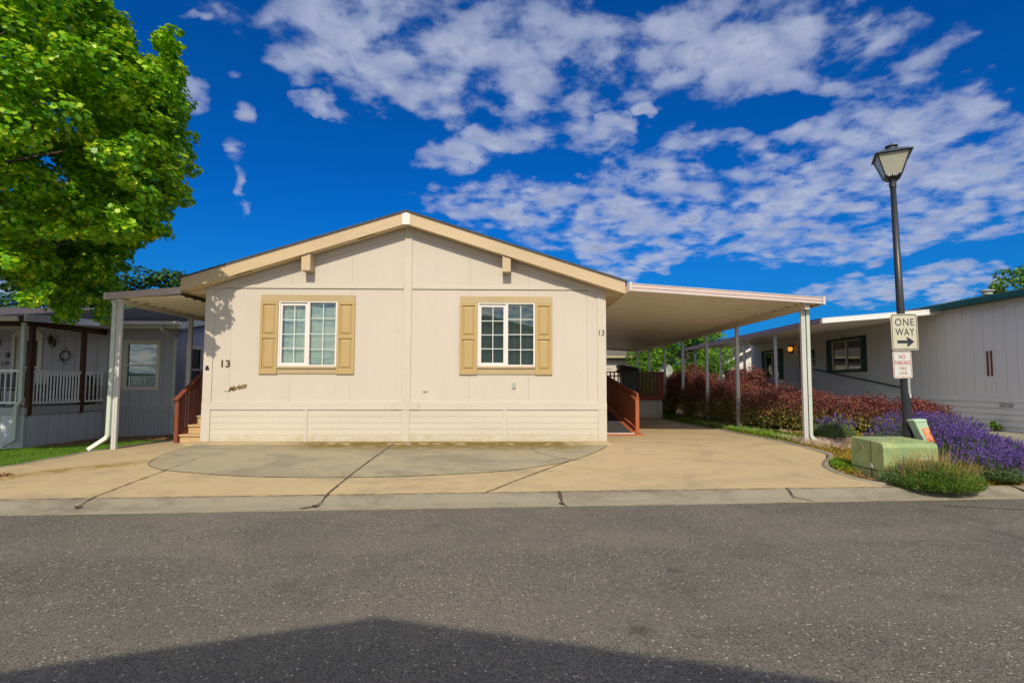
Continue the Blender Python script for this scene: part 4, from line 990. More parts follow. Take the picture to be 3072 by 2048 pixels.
# ------------------------------------------------------------------ neighbour on the left
NY, NXC, NG = 15.5, -9.35, -.26
nb = thing('neighbour_house', 'grey-lilac mobile home with shaded porch side behind the lawn on the left', 'house', (-13, NY, NG))
nw = (-10.82, -9.81, 1.02, 2.42)       # outer trim of the front window
dr = (-13.80, -13.12, .62, 2.50)
m = MB(); wall_cells(m, 'y', NY, -24, NXC, .46, 2.75, [(nw[0]+.06, nw[1]-.06, nw[2]+.06, nw[3]-.06), dr], .1); m.build('front_wall', M_['greysiding'], nb)
m = MB(); m.quad((-24, NY-.01, NG-.1), (NXC, NY-.01, NG-.1), (NXC, NY-.01, .46), (-24, NY-.01, .46)); m.build('skirting', M_['greyskirt'], nb)
m = MB(); m.box(-12.5, NXC+.0, NY-.03, NY, .46, .60); m.box(-12.5, NXC, NY-.035, NY, NG-.05, NG+.04); m.build('belt_board', M_['greytrim'], nb)
sw = (15.92, 16.75, .95, 2.3)
NRZ = lambda y: 2.90+(y-15.1)*.215
m = MB(); wall_cells(m, 'x', NXC, NY, 23.8, NG-.1, 2.75, [sw], -.1, 1)
m.add([(NXC, NY, 2.75), (NXC, 23.8, 2.75), (NXC, 19.5, NRZ(19.5)-.1), (NXC, NY, NRZ(NY)-.1)], [(0, 1, 2, 3)]); m.build('side_wall', M_['greysiding_side'], nb)
m = MB(); m.quad((-24, 23.8, -.3), (NXC, 23.8, -.3), (NXC, 23.8, 2.75), (-24, 23.8, 2.75)); m.quad((-24, NY, -.3), (-24, 23.8, -.3), (-24, 23.8, 2.75), (-24, NY, 2.75)); m.build('rear_wall', M_['greysiding'], nb)
m = MB()
for i in range(24):
    t0, t1 = i/24, (i+1)/24; ya, yb = 15.05+4.45*t0, 15.05+4.45*t1
    m.prism([(-24.3, ya, NRZ(ya)+.004), (-24.3, ya, NRZ(ya)+.05), (-24.3, yb, NRZ(yb)+.035), (-24.3, yb, NRZ(yb))], (15.3, 0, 0))
m.prism([(-24.3, 19.5, NRZ(19.5)), (-24.3, 19.5, NRZ(19.5)+.035), (-24.3, 24.1, 2.9), (-24.3, 24.1, 2.86)], (15.3, 0, 0))
m.build('roof', M_['shingle_grey'], nb)
m = MB(); m.box(-24.3, NXC+.30, 15.06, 15.10, 2.72, 2.88); m.box(-24.3, NXC+.3, 15.10, NY, 2.715, 2.73); m.build('eave_board', M_['cream2'], nb)
m = MB(); m.box(-11.35, NXC+.32, 14.94, 15.055, 2.795, 2.90); m.build('gutter', M_['alumwhite'], nb, bevel=.02)
m = MB(); m.prism([(-9.04, 15.06, 2.70), (-9.04, 19.5, NRZ(19.5)-.22), (-9.04, 19.5, NRZ(19.5)+.0), (-9.04, 15.06, 2.90)], (.035, 0, 0)); m.build('rake_board', M_['alumwhite'], nb)
m = MB(); m.tube([(-9.50, 15.0, 2.82), (-9.50, 15.02, 2.66), (-9.36, 15.42, 2.45), (-9.36, 15.44, .62), (-9.28, 15.38, .45), (-9.36, 15.44, .25), (-9.36, 15.44, -.08), (-9.25, 15.30, -.2)], (.036, .03), 4); m.build('downspout', M_['sage'], nb, bevel=.005)
def hung_window(name_parent, x0, x1, z0, z1, y, tm, label):
    w = thing('window', None, None); w.parent = name_parent; w.location = Vector(((x0+x1)/2, y, z0))-Vector(name_parent.location); w['label'] = label
    m = MB(); t = .075
    m.box(x0, x0+t, y-.03, y+.02, z0, z1); m.box(x1-t, x1, y-.03, y+.02, z0, z1); m.box(x0+t, x1-t, y-.03, y+.02, z1-t, z1); m.box(x0+t, x1-t, y-.03, y+.02, z0, z0+t)
    m.build('frame', tm, w, bevel=.004)
    zm = (z0+z1)/2; m = MB(); m.box(x0+t, x1-t, y-.012, y+.03, zm-.025, zm+.025)
    for (a, b) in ((x0+t, x0+t+.03), (x1-t-.03, x1-t)): m.box(a, b, y-.008, y+.03, z0+t, zm-.025); m.box(a, b, y-.008, y+.03, zm+.025, z1-t)
    m.box(x0+t+.03, x1-t-.03, y-.008, y+.03, z0+t, z0+t+.03); m.box(x0+t+.03, x1-t-.03, y-.008, y+.03, z1-t-.03, z1-t); m.build('sash', tm, w)
    m = MB(); m.box(x0+t, x1-t, y+.034, y+.038, z0+t, z1-t); m.build('pane', M_['glass'], w)
    m = MB(); z = z0+.1
    while z < z1-.1: m.quad((x0+.1, y+.075, z-.009), (x1-.1, y+.075, z-.009), (x1-.1, y+.085, z+.009), (x0+.1, y+.085, z+.009)); z += .026
    m.build('blind', M_['blind'] if False else M_['blind2'], w)
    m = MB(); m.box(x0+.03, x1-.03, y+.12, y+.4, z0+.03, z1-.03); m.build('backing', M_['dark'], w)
hung_window(nb, nw[0], nw[1], nw[2], nw[3], NY, M_['cream2'], 'ivory-trimmed front window with closed blinds')
w = thing('window', None, None); w.parent = nb; w.location = Vector((NXC, 16.3, 1))-Vector(nb.location); w['label'] = 'white side window'
m = MB(); y0, y1, z0, z1 = sw; t = .07
m.box(NXC-.02, NXC+.03, y0-.03, y0+t, z0-.03, z1+.03); m.box(NXC-.02, NXC+.03, y1-t, y1+.03, z0-.03, z1+.03); m.box(NXC-.02, NXC+.028, y0+t, y1-t, z1-t, z1+.03); m.box(NXC-.02, NXC+.028, y0+t, y1-t, z0-.03, z0+t); m.box(NXC-.03, NXC+.01, y0+t, y1-t, (z0+z1)/2-.03, (z0+z1)/2+.03); m.build('frame', M_['white'], w)
m = MB(); m.box(NXC-.045, NXC-.04, y0, y1, z0, z1); m.build('pane', M_['glass'], w)
m = MB(); m.box(NXC-.4, NXC-.1, y0, y1, z0, z1); m.build('backing', M_['blind2'], w)
# door
d_ = thing('door', None, None); d_.parent = nb; d_.location = Vector((-13.46, NY, .62))-Vector(nb.location)
x0, x1, z0, z1 = dr
m = MB(); m.box(x0-.07, x0+.0, NY-.03, NY+.01, z0, z1+.0); m.box(x1, x1+.07, NY-.03, NY+.01, z0, z1); m.box(x0-.09, x1+.09, NY-.035, NY+.01, z1, z1+.08); m.prism([(x0-.05, NY-.03, z1+.08), (x1+.05, NY-.03, z1+.08), (x1-.05, NY-.03, z1+.20), (x0+.05, NY-.03, z1+.20)], (0, .03, 0)); m.build('door_frame', M_['cream2'], d_, bevel=.004)
m = MB(); m.box(x0, x0+.1, NY+.02, NY+.05, z0, z1); m.box(x1-.1, x1, NY+.02, NY+.05, z0, z1); m.box(x0+.1, x1-.1, NY+.02, NY+.05, z1-.1, z1); m.box(x0+.1, x1-.1, NY+.02, NY+.05, 1.62, 1.68); m.box(x0+.1, x1-.1, NY+.02, NY+.05, z0, z0+.2); m.build('storm_door', M_['cream2'], d_)
m = MB(); m.box(x0+.1, x1-.1, NY+.03, NY+.034, 1.68, z1-.1); m.box(x0+.1, x1-.1, NY+.03, NY+.034, z0+.2, 1.62); m.build('door_glass', M_['glass_dim'], d_)
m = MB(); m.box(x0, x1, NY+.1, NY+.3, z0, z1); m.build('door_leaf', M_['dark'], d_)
m = MB(); m.box(x0+.02, x0+.06, NY-.03, NY+.02, 1.42, 1.56); m.build('handle', M_['black'], d_, bevel=.005)
def sconce(x, z):
    s = thing('wall_lamp', None, None); s.parent = nb; s.location = Vector((x, NY, z))-Vector(nb.location)
    m = MB(); m.box(x-.04, x+.04, NY-.02, NY, z-.12, z+.08); m.tube([(x, NY-.02, z-.05), (x, NY-.10, z-.16), (x, NY-.14, z-.05)], .012, 6); m.build('bracket', M_['black'], s)
    m = MB(); m.lathe((x, NY-.14, z-.06), [(.035, 0), (.075, .16), (.08, .17), (.05, .2), (.02, .25), (.005, .3)], 8); m.build('lantern', M_['bronze'], s)
sconce(-12.74, 2.35); sconce(-14.25, 2.35)
m = MB(); m.box(-14.02, -13.95, NY-.04, NY, 1.92, 2.06); m.build('mailbox', M_['black'], nb)
m = MB(); m.box(-13.99, -13.95, NY-.03, NY, 1.74, 1.80); m.build('doorbell', M_['black'], nb)
text_part('house_number', '12', (-14.14, -14.01, 1.70, 1.82), M_['black'], nb, fy(NY-.001), .0, 0, 1.0, .01)
# hanging wire wreath with a star
wr = thing('wreath', 'twiggy star wreath hanging on the grey wall under the left porch', 'wreath', (-12.40, NY-.03, 1.95))
m = MB()
for k in range(26):
    a = 2*pi*k/26+random.uniform(-.1, .1); b = a+random.uniform(.5, .9); r_ = .125
    m.tube([(-12.40+r_*cos(a)*random.uniform(.85, 1.15), NY-.04, 1.98+r_*sin(a)), (-12.40+r_*1.1*cos((a+b)/2), NY-.05, 1.98+r_*1.1*sin((a+b)/2)), (-12.40+r_*cos(b), NY-.04, 1.98+r_*sin(b)*random.uniform(.85, 1.2))], .007, 4)
m.build('ring', M_['darkwood'], wr)
m = MB(); m.tube([(-12.50, NY-.03, 2.07), (-12.40, NY-.02, 2.22), (-12.30, NY-.03, 2.07)], .004, 4); m.tube([(-12.46, NY-.06, 1.84), (-12.36, NY-.06, 1.74)], .012, 5); m.tube([(-12.42, NY-.06, 1.90), (-12.55, NY-.06, 1.84)], .012, 5); m.build('hanger', M_['bronze'], wr)
# porch deck, roof, posts, railing
pd = thing('porch', 'raised porch with white railing and dark brown posts on the grey house at left', 'porch', (-12.5, 13.5, NG))
PX, PYF = -11.33, 13.05
m = MB(); m.box(-24, PX-.01, PYF+.02, NY-.01, .50, .62); m.build('porch_floor', M_['greytrim'], pd)
m = MB(); m.quad((PX-.02, PYF, NG-.1), (PX-.02, NY, NG-.1), (PX-.02, NY, .50), (PX-.02, PYF, .50)); m.build('side_skirt', M_['whiteskirt'], pd)
m = MB(); m.quad((-24, PYF, NG-.2), (PX, PYF, NG-.2), (PX, PYF, .50), (-24, PYF, .50)); m.build('front_skirt', M_['whiteskirt_front'], pd)
m = MB(); m.box(PX-.02, PX+.02, PYF-.02, NY-.02, .47, .64); m.box(-24, PX-.021, PYF-.02, PYF+.02, .47, .64); m.build('rim_board', M_['greytrim'], pd)
m = MB(); m.box(PX-.06, PX+.01, PYF-.012, PYF+.03, NG-.1, .465); m.build('skirt_corner', M_['alumwhite'], pd)
for (x, y) in ((PX-.0, PYF+.10), (PX-.0, 14.72), (-15.2, PYF+.1), (-19, PYF+.1)):
    m = MB(); m.box(x-.048, x+.048, y-.048, y+.048, .45, 2.64); m.build('post', M_['darkwood'], pd, bevel=.006)
m = MB(); m.box(PX-.06, PX+.06, PYF, NY-.05, 2.56, 2.70); m.box(-24, PX-.06, PYF+.04, PYF+.14, 2.56, 2.70); m.build('beam', M_['darkwood'], pd)
m = MB(); m.prism([(-24, PYF-.45, 2.70), (-24, PYF-.45, 2.73), (-24, 15.3, 3.0), (-24, 15.3, 2.9)], (24-11.18, 0, 0)); m.build('porch_roof', M_['shingle_grey'], pd)
m = MB(); m.prism([(-11.16, PYF-.35, 2.63), (-11.16, PYF-.35, 2.79), (-11.16, 15.1, 2.93), (-11.16, 15.1, 2.76)], (.05, 0, 0)); m.build('side_fascia', pm('pale porch fascia', (.74, .75, .76), .4, .04), pd)
m = MB(); m.box(-24, -11.2, PYF-.46, PYF-.41, 2.62, 2.73); m.build('front_gutter', M_['cream2'], pd)
m = MB(); m.tube([(-11.34, PYF-.12, 2.62), (-11.34, PYF-.10, .78), (-11.45, PYF-.08, .66), (-11.45, PYF-.08, -.10), (-11.60, PYF-.20, -.22)], (.045, .036), 4); m.build('downspout', M_['sage'], pd, bevel=.006)
def rail(parent, p0, p1, zt, zb, mat, n, hw=.03):
    m = MB(); m.tube([(*p0, zt), (*p1, zt)], (hw, .025), 4); m.build('top_rail', mat, parent)
    m = MB(); m.tube([(*p0, zb), (*p1, zb)], (hw*.8, .02), 4); m.build('bottom_rail', mat, parent)
    for k in range(n):
        t = (k+.5)/n; x = p0[0]+(p1[0]-p0[0])*t; y = p0[1]+(p1[1]-p0[1])*t
        m = MB(); m.box(x-.012, x+.012, y-.012, y+.012, zb+.01, zt-.02); m.build('baluster', mat, parent)
rail(pd, (PX, PYF+.17), (PX, 14.66), 1.49, .74, M_['rail_white'], 15)
rail(pd, (PX, 14.78), (PX, NY-.02), 1.49, .74, M_['rail_white'], 5)
rail(pd, (-15.1, PYF+.08), (PX-.08, PYF+.08), 1.50, .75, M_['rail_white'], 28)
# porch settee
sf = thing('patio_sofa', 'navy cushioned settee behind the white porch railing on the left', 'sofa', (-12.0, 15.0, .62))
m = MB(); m.box(-12.65, -11.55, 14.75, 15.35, .82, 1.0); m.build('seat', M_['couch'], sf, bevel=.04)
m = MB(); m.box(-12.65, -11.55, 15.25, 15.42, 1.0, 1.42); m.build('backrest', M_['couch'], sf, bevel=.04)
for x in (-12.72, -11.48):
    m = MB(); m.box(x-.04, x+.04, 14.75, 15.4, .64, 1.18); m.build('armrest', M_['bronze'], sf, bevel=.02)
ch = thing('patio_chair', 'small dark slatted chair beside the porch door on the left', 'chair', (-13.3, 14.6, .62))
m = MB(); m.box(-13.55, -13.05, 14.4, 14.85, 1.02, 1.06); m.build('seat', M_['black'], ch, bevel=.01)
m = MB(); m.box(-13.55, -13.05, 14.82, 14.86, 1.10, 1.45); m.build('backrest', M_['black'], ch, bevel=.01)
for (x, y) in ((-13.53, 14.42), (-13.07, 14.42), (-13.53, 14.83), (-13.07, 14.83)):
    m = MB(); m.box(x-.015, x+.015, y-.015, y+.015, .62, 1.12 if y > 14.6 else 1.02); m.build('leg', M_['black'], ch)

# ------------------------------------------------------------------ neighbour on the right
RX, RG = 12.0, .10
rb = thing('neighbour_house', 'long beige grooved mobile home with dark green trim on the right', 'house', (RX, 14, RG))
wA = (18.28, 19.95, 1.76, 2.80)     # sliding window opening (y0,y1,z0,z1)
wB = (23.95, 25.3, 1.55, 2.72); dB = (21.75, 22.28, 1.0, 2.85)
m = MB(); wall_cells(m, 'x', RX, 7.0, 26.77, .93, 3.32, [wA, wB, dB], .1, 1); m.build('front_wall', M_['beigesiding'], rb)
m = MB(); m.quad((RX, 26.77, 0), (RX+8.2, 26.77, 0), (RX+8.2, 26.77, 3.3), (RX, 26.77, 3.3)); m.add([(RX, 7, 0), (RX+8.2, 7, 0), (RX+8.2, 7, 3.3), (RX+4.1, 7, 4.1), (RX, 7, 3.3)], [(0, 1, 2, 3, 4)])
m.add([(RX, 26.77, 3.3), (RX+8.2, 26.77, 3.3), (RX+4.1, 26.77, 4.1)], [(0, 1, 2)]); m.build('end_wall', M_['beigesiding_x'], rb)
m = MB()
for i in range(6):
    z0 = .06+i*.146; m.prism([(RX+.02, 7.0, z0), (RX-.026, 7.0, z0), (RX-.004, 7.0, z0+.146), (RX+.02, 7.0, z0+.146)], (0, 19.8, 0))
m.build('skirting', M_['beigelap'], rb)
m = MB(); m.box(RX-.02, RX+.01, 17.05, 17.14, .08, .93); m.build('skirting_batten', M_['beigetrim'], rb)
m = MB()
for i in range(22):
    t0, t1 = i/22, (i+1)/22; xa, xb = RX-.3+4.4*t0, RX-.3+4.4*t1; zf = lambda x: 3.36+(x-RX+.3)*.185
    m.prism([(xa, 6.7, zf(xa)-.0), (xa, 6.7, zf(xa)+.05), (xb, 6.7, zf(xb)+.035), (xb, 6.7, zf(xb))], (0, 20.4, 0))
m.prism([(RX+4.1, 6.7, 4.17), (RX+4.1, 6.7, 4.21), (RX+8.5, 6.7, 3.4), (RX+8.5, 6.7, 3.36)], (0, 20.4, 0))
m.build('roof', M_['shingle_light'], rb)
m = MB(); m.box(RX-.38, RX-.27, 6.7, 15.02, 3.24, 3.38); m.build('gutter', M_['teal'], rb, bevel=.015)
m = MB(); m.box(RX-.27, RX, 6.7, 15.0, 3.26, 3.28); m.build('soffit', M_['teal'], rb)
m = MB(); m.lathe((RX+1.2, 14.6, 3.70), [(.12, 0), (.12, .08), (.17, .09), (.17, .12), (.03, .15)], 12); m.build('roof_vent', M_['grey'], rb)
def side_window(o, label, slide):
    y0, y1, z0, z1 = o
    w = thing('window', None, None); w.parent = rb; w.location = Vector((RX, (y0+y1)/2, z0))-Vector(rb.location); w['label'] = label
    m = MB(); t = .035; ym = (y0+y1)/2
    m.box(RX-.015, RX+.05, y0, y0+t, z0, z1); m.box(RX-.015, RX+.05, y1-t, y1, z0, z1); m.box(RX-.015, RX+.05, y0+t, y1-t, z0, z0+t); m.box(RX-.015, RX+.05, y0+t, y1-t, z1-t, z1); m.box(RX-.01, RX+.045, ym-.025, ym+.025, z0+t, z1-t); m.build('frame', M_['cream2'], w)
    m = MB(); m.box(RX+.03, RX+.034, y0+t, y1-t, z0+t, z1-t); m.build('pane', M_['glass_dark'], w)
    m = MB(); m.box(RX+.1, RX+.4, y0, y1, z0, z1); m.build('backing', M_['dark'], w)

side_window(wA, 'wide sliding window with green shutters', 1); side_window(wB, 'far window above the green deck', 1)
def gshut(y0, y1, z0, z1):
    m = MB(); m.box(RX-.03, RX, y0, y1, z0, z1); n_ = 3
    for k in range(n_): a = y0+(y1-y0)*(k+.15)/n_; b = y0+(y1-y0)*(k+.8)/n_; m.box(RX-.045, RX-.03, a, b, z0+.02, z1-.02)
    m.build('shutter', M_['green'], rb)
gshut(17.98, 18.27, 1.66, 2.90); gshut(19.96, 20.28, 1.66, 2.90); gshut(23.60, 23.94, 1.45, 2.82); gshut(25.31, 25.6, 1.45, 2.82)
m = MB(); m.box(RX-.035, RX, 18.27, 19.96, 2.80, 2.90); m.box(RX-.035, RX, 18.27, 19.96, 1.66, 1.76); m.box(RX-.035, RX, 23.94, 25.31, 2.72, 2.82); m.build('window_trim', M_['green'], rb)
m = MB(); m.box(RX+.08, RX+.12, 21.75, 22.28, 1.0, 2.85); m.build('door', M_['dark'], rb)
m = MB(); m.box(RX-.03, RX+.01, 22.28, 22.36, 1.0, 2.9); m.box(RX-.03, RX+.01, 21.67, 21.75, 1.0, 2.9); m.build('door_frame', M_['white'], rb)
wl = thing('wall_lamp', None, None); wl.parent = rb; wl.location = Vector((RX, 22.75, 2.7))-Vector(rb.location)
m = MB(); m.box(RX-.03, RX, 22.66, 22.82, 2.56, 2.9); m.lathe((RX-.12, 22.74, 2.55), [(.03, 0), (.09, .06), (.03, .1)], 8); m.lathe((RX-.12, 22.74, 2.82), [(.1, 0), (.08, .05), (.01, .1)], 8); m.build('bracket', M_['bronze'], wl)
m = MB(); m.lathe((RX-.12, 22.74, 2.62), [(.05, 0), (.095, .1), (.085, .2)], 10); m.build('lamp_glass', M_['amber'], wl)
m = MB(); m.box(RX-.02, RX, 19.35, 19.50, 2.93, 2.99); m.tube([(RX-.03, 19.44, 2.96), (RX-.14, 19.50, 2.97)], [.04, .07], 10); m.tube([(RX-.03, 19.36, 2.96), (RX-.14, 19.28, 2.94)], [.04, .07], 10); m.build('floodlight', M_['alum'], rb)
m = MB()
for y in (13.22, 13.33): m.box(RX-.03, RX, y, y+.035, 1.43, 2.06)
m.build('wall_bar', M_['brownbar'], rb)
m = MB(); m.box(RX-.025, RX, 12.90, 13.07, .66, .76); m.box(RX-.025, RX, 12.70, 12.87, .66, .76); m.build('skirting_vent', M_['grey'], rb)
m = MB(); m.box(RX-.03, RX, 17.40, 17.50, 1.05, 1.2); m.build('outlet_box', M_['beigetrim'], rb)
m = MB()
m.tube([(RX-.07, 21.1, 1.83), (RX-.07, 16.3, 1.13)], .022, 8)
for y in (20.9, 19.5, 18.1, 16.7): m.tube([(RX-.07, y, 1.83-(21.1-y)*.146), (RX, y, 1.79-(21.1-y)*.146)], .012, 6)
m.build('hand_rail', M_['green'], rb)
def squig(pts, r_=.018):
    m.tube([(RX-.03, y, z) for y, z in pts], r_, 6)
m = MB(); squig([(21.45, 2.42), (21.35, 2.56), (21.2, 2.58), (21.1, 2.50), (21.15, 2.42)], .03); squig([(21.4, 2.40), (21.5, 2.34), (21.45, 2.28)], .03); squig([(21.2, 2.42), (21.12, 2.32), (21.2, 2.26)], .03)
m.build('wall_ornament', M_['bronze'], rb)
m = MB(); squig([(21.22, 2.16), (21.14, 2.18), (21.09, 2.12), (21.16, 2.07), (21.10, 2.0), (21.20, 1.97)], .022); m.build('house_number', M_['black'], rb)
# its ramp and green deck
gd = thing('deck', 'dark green deck with slanting railing against the beige house on the right', 'deck', (11.3, 23, RG))
m = MB(); m.box(10.4, RX-.05, 22.5, 26.2, .98, 1.06); m.build('deck_floor', M_['greyboard'], gd)
m = MB(); m.prism([(10.4, 22.5, .98), (10.4, 22.5, 1.06), (10.4, 15.2, .18), (10.4, 15.2, .10)], (1.5, 0, 0)); m.build('ramp', M_['green'], gd)
m = MB(); m.quad((10.5, 22.5, .0), (10.5, 26.2, 0), (10.5, 26.2, .98), (10.5, 22.5, .98)); m.quad((10.45, 22.5, .0), (10.45, 15.2, 0), (10.45, 15.2, .14), (10.45, 22.5, 1.0)); m.build('skirt', M_['green'], gd)
m = MB(); m.tube([(10.42, 24.0, 1.86), (10.42, 26.2, 1.86)], (.045, .03), 4); m.tube([(10.42, 24.0, 1.86), (10.42, 21.9, 1.02)], (.045, .03), 4); m.build('top_rail', M_['green'], gd)
y = 22.2
while y < 26.2:
    zt = 1.84 if y > 24 else 1.84-(24-y)*.40
    m = MB(); m.box(10.40, 10.44, y-.02, y+.02, min(1.0, zt-.05), zt); m.build('baluster', M_['green'], gd); y += .13
rc = thing('carport', 'flat aluminium carport awning with brown and white fascia on the beige house at right', 'carport', (8.8, 18, RG))
m = MB(); pans(m, 11.98, 3.20, 8.62, 2.93, 14.75, 26.4, .30, rib=.03); m.build('roof_pan', M_['alumunder'], rc)
m = MB(); m.quad((11.98, 14.75, 3.26), (8.62, 14.75, 2.98), (8.62, 26.4, 2.98), (11.98, 26.4, 3.26)); m.build('roof_top', M_['alum'], rc)
m = MB()
for (a, b, d) in ((0, .12, .012), (.12, .38, 0), (.38, .46, .012), (.46, .72, 0), (.72, .80, .012), (.80, .92, 0), (.92, 1, .012)):
    zt1, zt2, zb1, zb2 = 3.04, 3.33, 2.90, 3.18
    A0, A1 = zt1+(zb1-zt1)*a, zt1+(zb1-zt1)*b; B0, B1 = zt2+(zb2-zt2)*a, zt2+(zb2-zt2)*b
    m.prism([(8.60, 14.7-d, A1), (11.98, 14.7-d, B1), (11.98, 14.7-d, B0), (8.60, 14.7-d, A0)], (0, .04+d, 0))
m.build('front_fascia', pm('bright white fascia', (.74, .74, .72), .4, .04), rc)
M_['mauve'] = pm('mauve brown fascia', (.15, .085, .10), .45, .08)
m = MB(); m.box(8.56, 8.60, 14.74, 26.4, 2.89, 3.04); m.build('side_fascia', M_['mauve'], rc)
m = MB(); m.box(8.548, 8.558, 14.74, 26.4, 2.955, 2.975); m.box(8.548, 8.558, 14.74, 26.4, 2.89, 2.905); m.build('fascia_stripe', M_['alumpink'], rc)
for y in (17.8, 20.2, 22.5, 25.6):
    m = MB(); m.box(8.76, 8.84, y-.04, y+.04, .0, 2.95); m.build('post', M_['alumwhite'], rc, bevel=.005)

# ------------------------------------------------------------------ far houses
fh = thing('far_house', 'cream house with green gutter line seen under the carport behind the deck', 'house', (4, 33, 0))
m = MB(); m.quad((-6, 33, -.2), (8.05, 33, -.2), (8.05, 33, 2.75), (-6, 33, 2.75)); m.quad((8.05, 33, -.2), (8.05, 42, -.2), (8.05, 42, 2.75), (8.05, 33, 2.75)); m.build('wall', M_['trim'], fh)
m = MB(); m.prism([(-6.3, 32.6, 2.80), (-6.3, 32.6, 2.92), (-6.3, 37.5, 3.9), (-6.3, 42.4, 2.92), (-6.3, 42.4, 2.80)], (14.75, 0, 0)); m.build('roof', M_['shingle_light'], fh)
m = MB(); m.box(-6.3, 8.48, 32.52, 32.6, 2.80, 2.96); m.build('eave_board', M_['header'], fh)
m = MB(); m.box(-6.3, 8.46, 32.50, 32.518, 2.80, 2.85); m.build('gutter_line', M_['green'], fh)
m = MB(); m.prism([(2.6, 32.97, 2.45), (6.2, 32.97, 2.2), (6.2, 32.97, 2.15), (2.6, 32.97, 2.40)], (0, .03, 0)); m.build('cable', M_['grey'], fh)
fl = thing('far_house', 'low flat-roofed home with a white roof vent between the carport posts', 'house', (10, 40, 0))
m = MB(); m.box(9.2, 17, 40, 46, -.2, 2.45); m.build('wall', M_['trim'], fl)
m = MB(); m.box(9.0, 17.2, 39.7, 46.3, 2.45, 2.68); m.build('roof', M_['alum'], fl)
m = MB(); m.lathe((11.4, 41, 2.68), [(.13, 0), (.13, .6), (.24, .62), (.05, .95)], 10); m.build('roof_vent', M_['white'], fl)
m = MB(); m.box(14.9, 15.2, 41, 41.3, 2.68, 3.4); m.tube([(14.2, 41, 2.68), (14.2, 41, 3.3)], .05, 6); m.tube([(14.2, 41, 3.2), (15.0, 41, 3.1)], .03, 5); m.build('chimney', M_['white'], fl)
sdh = thing('satellite_dish', 'grey satellite dish beside the cream far house', 'dish', (8.9, 31, 0))
m = MB(); m.lathe((8.9, 31, 1.88), [(.02, -.02), (.25, .03), (.42, .12), (.43, .13), (.25, .05), (.02, 0)], 18)
o = m.build('dish', M_['grey'], None); 
R_ = Matrix.Translation((8.9, 31, 2.0)) @ Matrix.Rotation(radians(70), 4, 'X') @ Matrix.Rotation(radians(-20), 4, 'Y') @ Matrix.Translation((-8.9, -31, -1.9))
o.data.transform(R_); o.data.transform(Matrix.Translation((-8.9, -31, 0))); o.parent = sdh
m = MB(); m.tube([(8.9, 31, -.1), (8.9, 31, 1.9)], .04, 8); m.build('mast', M_['grey'], sdh)
fg = thing('far_house', 'white gable-ended house with dark roof edge peeking past the far end of the beige home', 'house', (13.6, 33, 0))
m = MB(); m.add([(12.3, 32, -.2), (18, 32, -.2), (18, 32, 2.6), (15.5, 32, 3.7), (12.3, 32, 1.9)], [(0, 1, 2, 3, 4)]); m.build('wall', M_['white'], fg)
m = MB(); m.prism([(11.9, 31.8, 1.75), (15.5, 31.8, 3.65), (15.5, 31.8, 3.95), (11.9, 31.8, 2.05)], (0, 8, 0)); m.build('roof', M_['shingle'], fg)
m = MB(); m.prism([(11.9, 31.75, 2.05), (15.5, 31.75, 3.95), (15.5, 31.75, 4.08), (11.9, 31.75, 2.18)], (0, .04, 0)); m.build('rake_board', M_['white'], fg)
# house across the street, behind the camera: its gable throws the shadow on the asphalt
oh = thing('opposite_house', 'gabled home across the street, unseen but casting the peaked shadow on the asphalt', 'house', (-.9, -3, -.3))
OC, OY, OZ = -1.16, -2.4, 4.42
m = MB(); m.add([(OC-4.1, OY-.4, -.4), (OC+4.1, OY-.4, -.4), (OC+4.1, OY-.4, OZ-1.15), (OC, OY-.4, OZ-.05), (OC-4.1, OY-.4, OZ-1.15)], [(0, 1, 2, 3, 4)]); m.build('front_wall', M_['beigesiding_x'], oh)
m = MB()
for sg in (-1, 1): m.quad((OC+sg*4.1, OY-.4, -.4), (OC+sg*4.1, OY-14, -.4), (OC+sg*4.1, OY-14, OZ-1.15), (OC+sg*4.1, OY-.4, OZ-1.15))
m.quad((OC-4.1, OY-14, -.4), (OC+4.1, OY-14, -.4), (OC+4.1, OY-14, OZ-1.15), (OC-4.1, OY-14, OZ-1.15)); m.build('side_wall', M_['beigesiding'], oh)
m = MB()
for sg, q in ((-1, .28), (1, .252)): m.prism([(OC, OY, OZ-.2), (OC+sg*5.2, OY, OZ-.2-5.2*q), (OC+sg*5.2, OY, OZ-5.2*q), (OC, OY, OZ)], (0, -14.5, 0))
m.build('roof', M_['shingle'], oh)
for xc in (-3.3, 1.0):
    m = MB(); m.box(xc-.6, xc+.6, OY-.43, OY-.38, .9, 2.0); m.build('window', M_['dark'], oh)
# ------------------------------------------------------------------ street lamp and signs
LX, LY = 6.66, 9.0
lp = thing('street_lamp', 'black lamp post with a four-sided frosted lantern leaning slightly beside the lavender', 'street lamp', (LX, LY, -.15))
lean = lambda z: (LX-.02*(z-.3), LY, z)
m = MB(); m.tube([lean(-.3), lean(.4), lean(1.2), lean(2.6), lean(4.60)], [.074, .072, .068, .058, .044], 20); m.build('pole', M_['black'], lp, smooth=True)
TX = LX-.02*4.3
m = MB(); m.lathe((TX, LY, 4.58), [(.055, 0), (.055, .10), (.07, .11), (.07, .14), (.05, .15)], 14); m.tube([(TX-.1, LY-.0, 4.62), (TX-.05, LY, 4.62)], .008, 6); m.build('collar', M_['black'], lp)
rot = radians(-28)
A0, A1, Z0, Z1 = .115, .235, 4.76, 5.13
m = MB(); m.frustum((TX, LY, 0), .07, .125, 4.70, 4.76, rot); m.build('lantern_base', M_['black'], lp)
m = MB()
def cor(h, z, k): an = rot+pi/4+k*pi/2; return Vector((TX+h*sqrt(2)*cos(an), LY+h*sqrt(2)*sin(an), z))
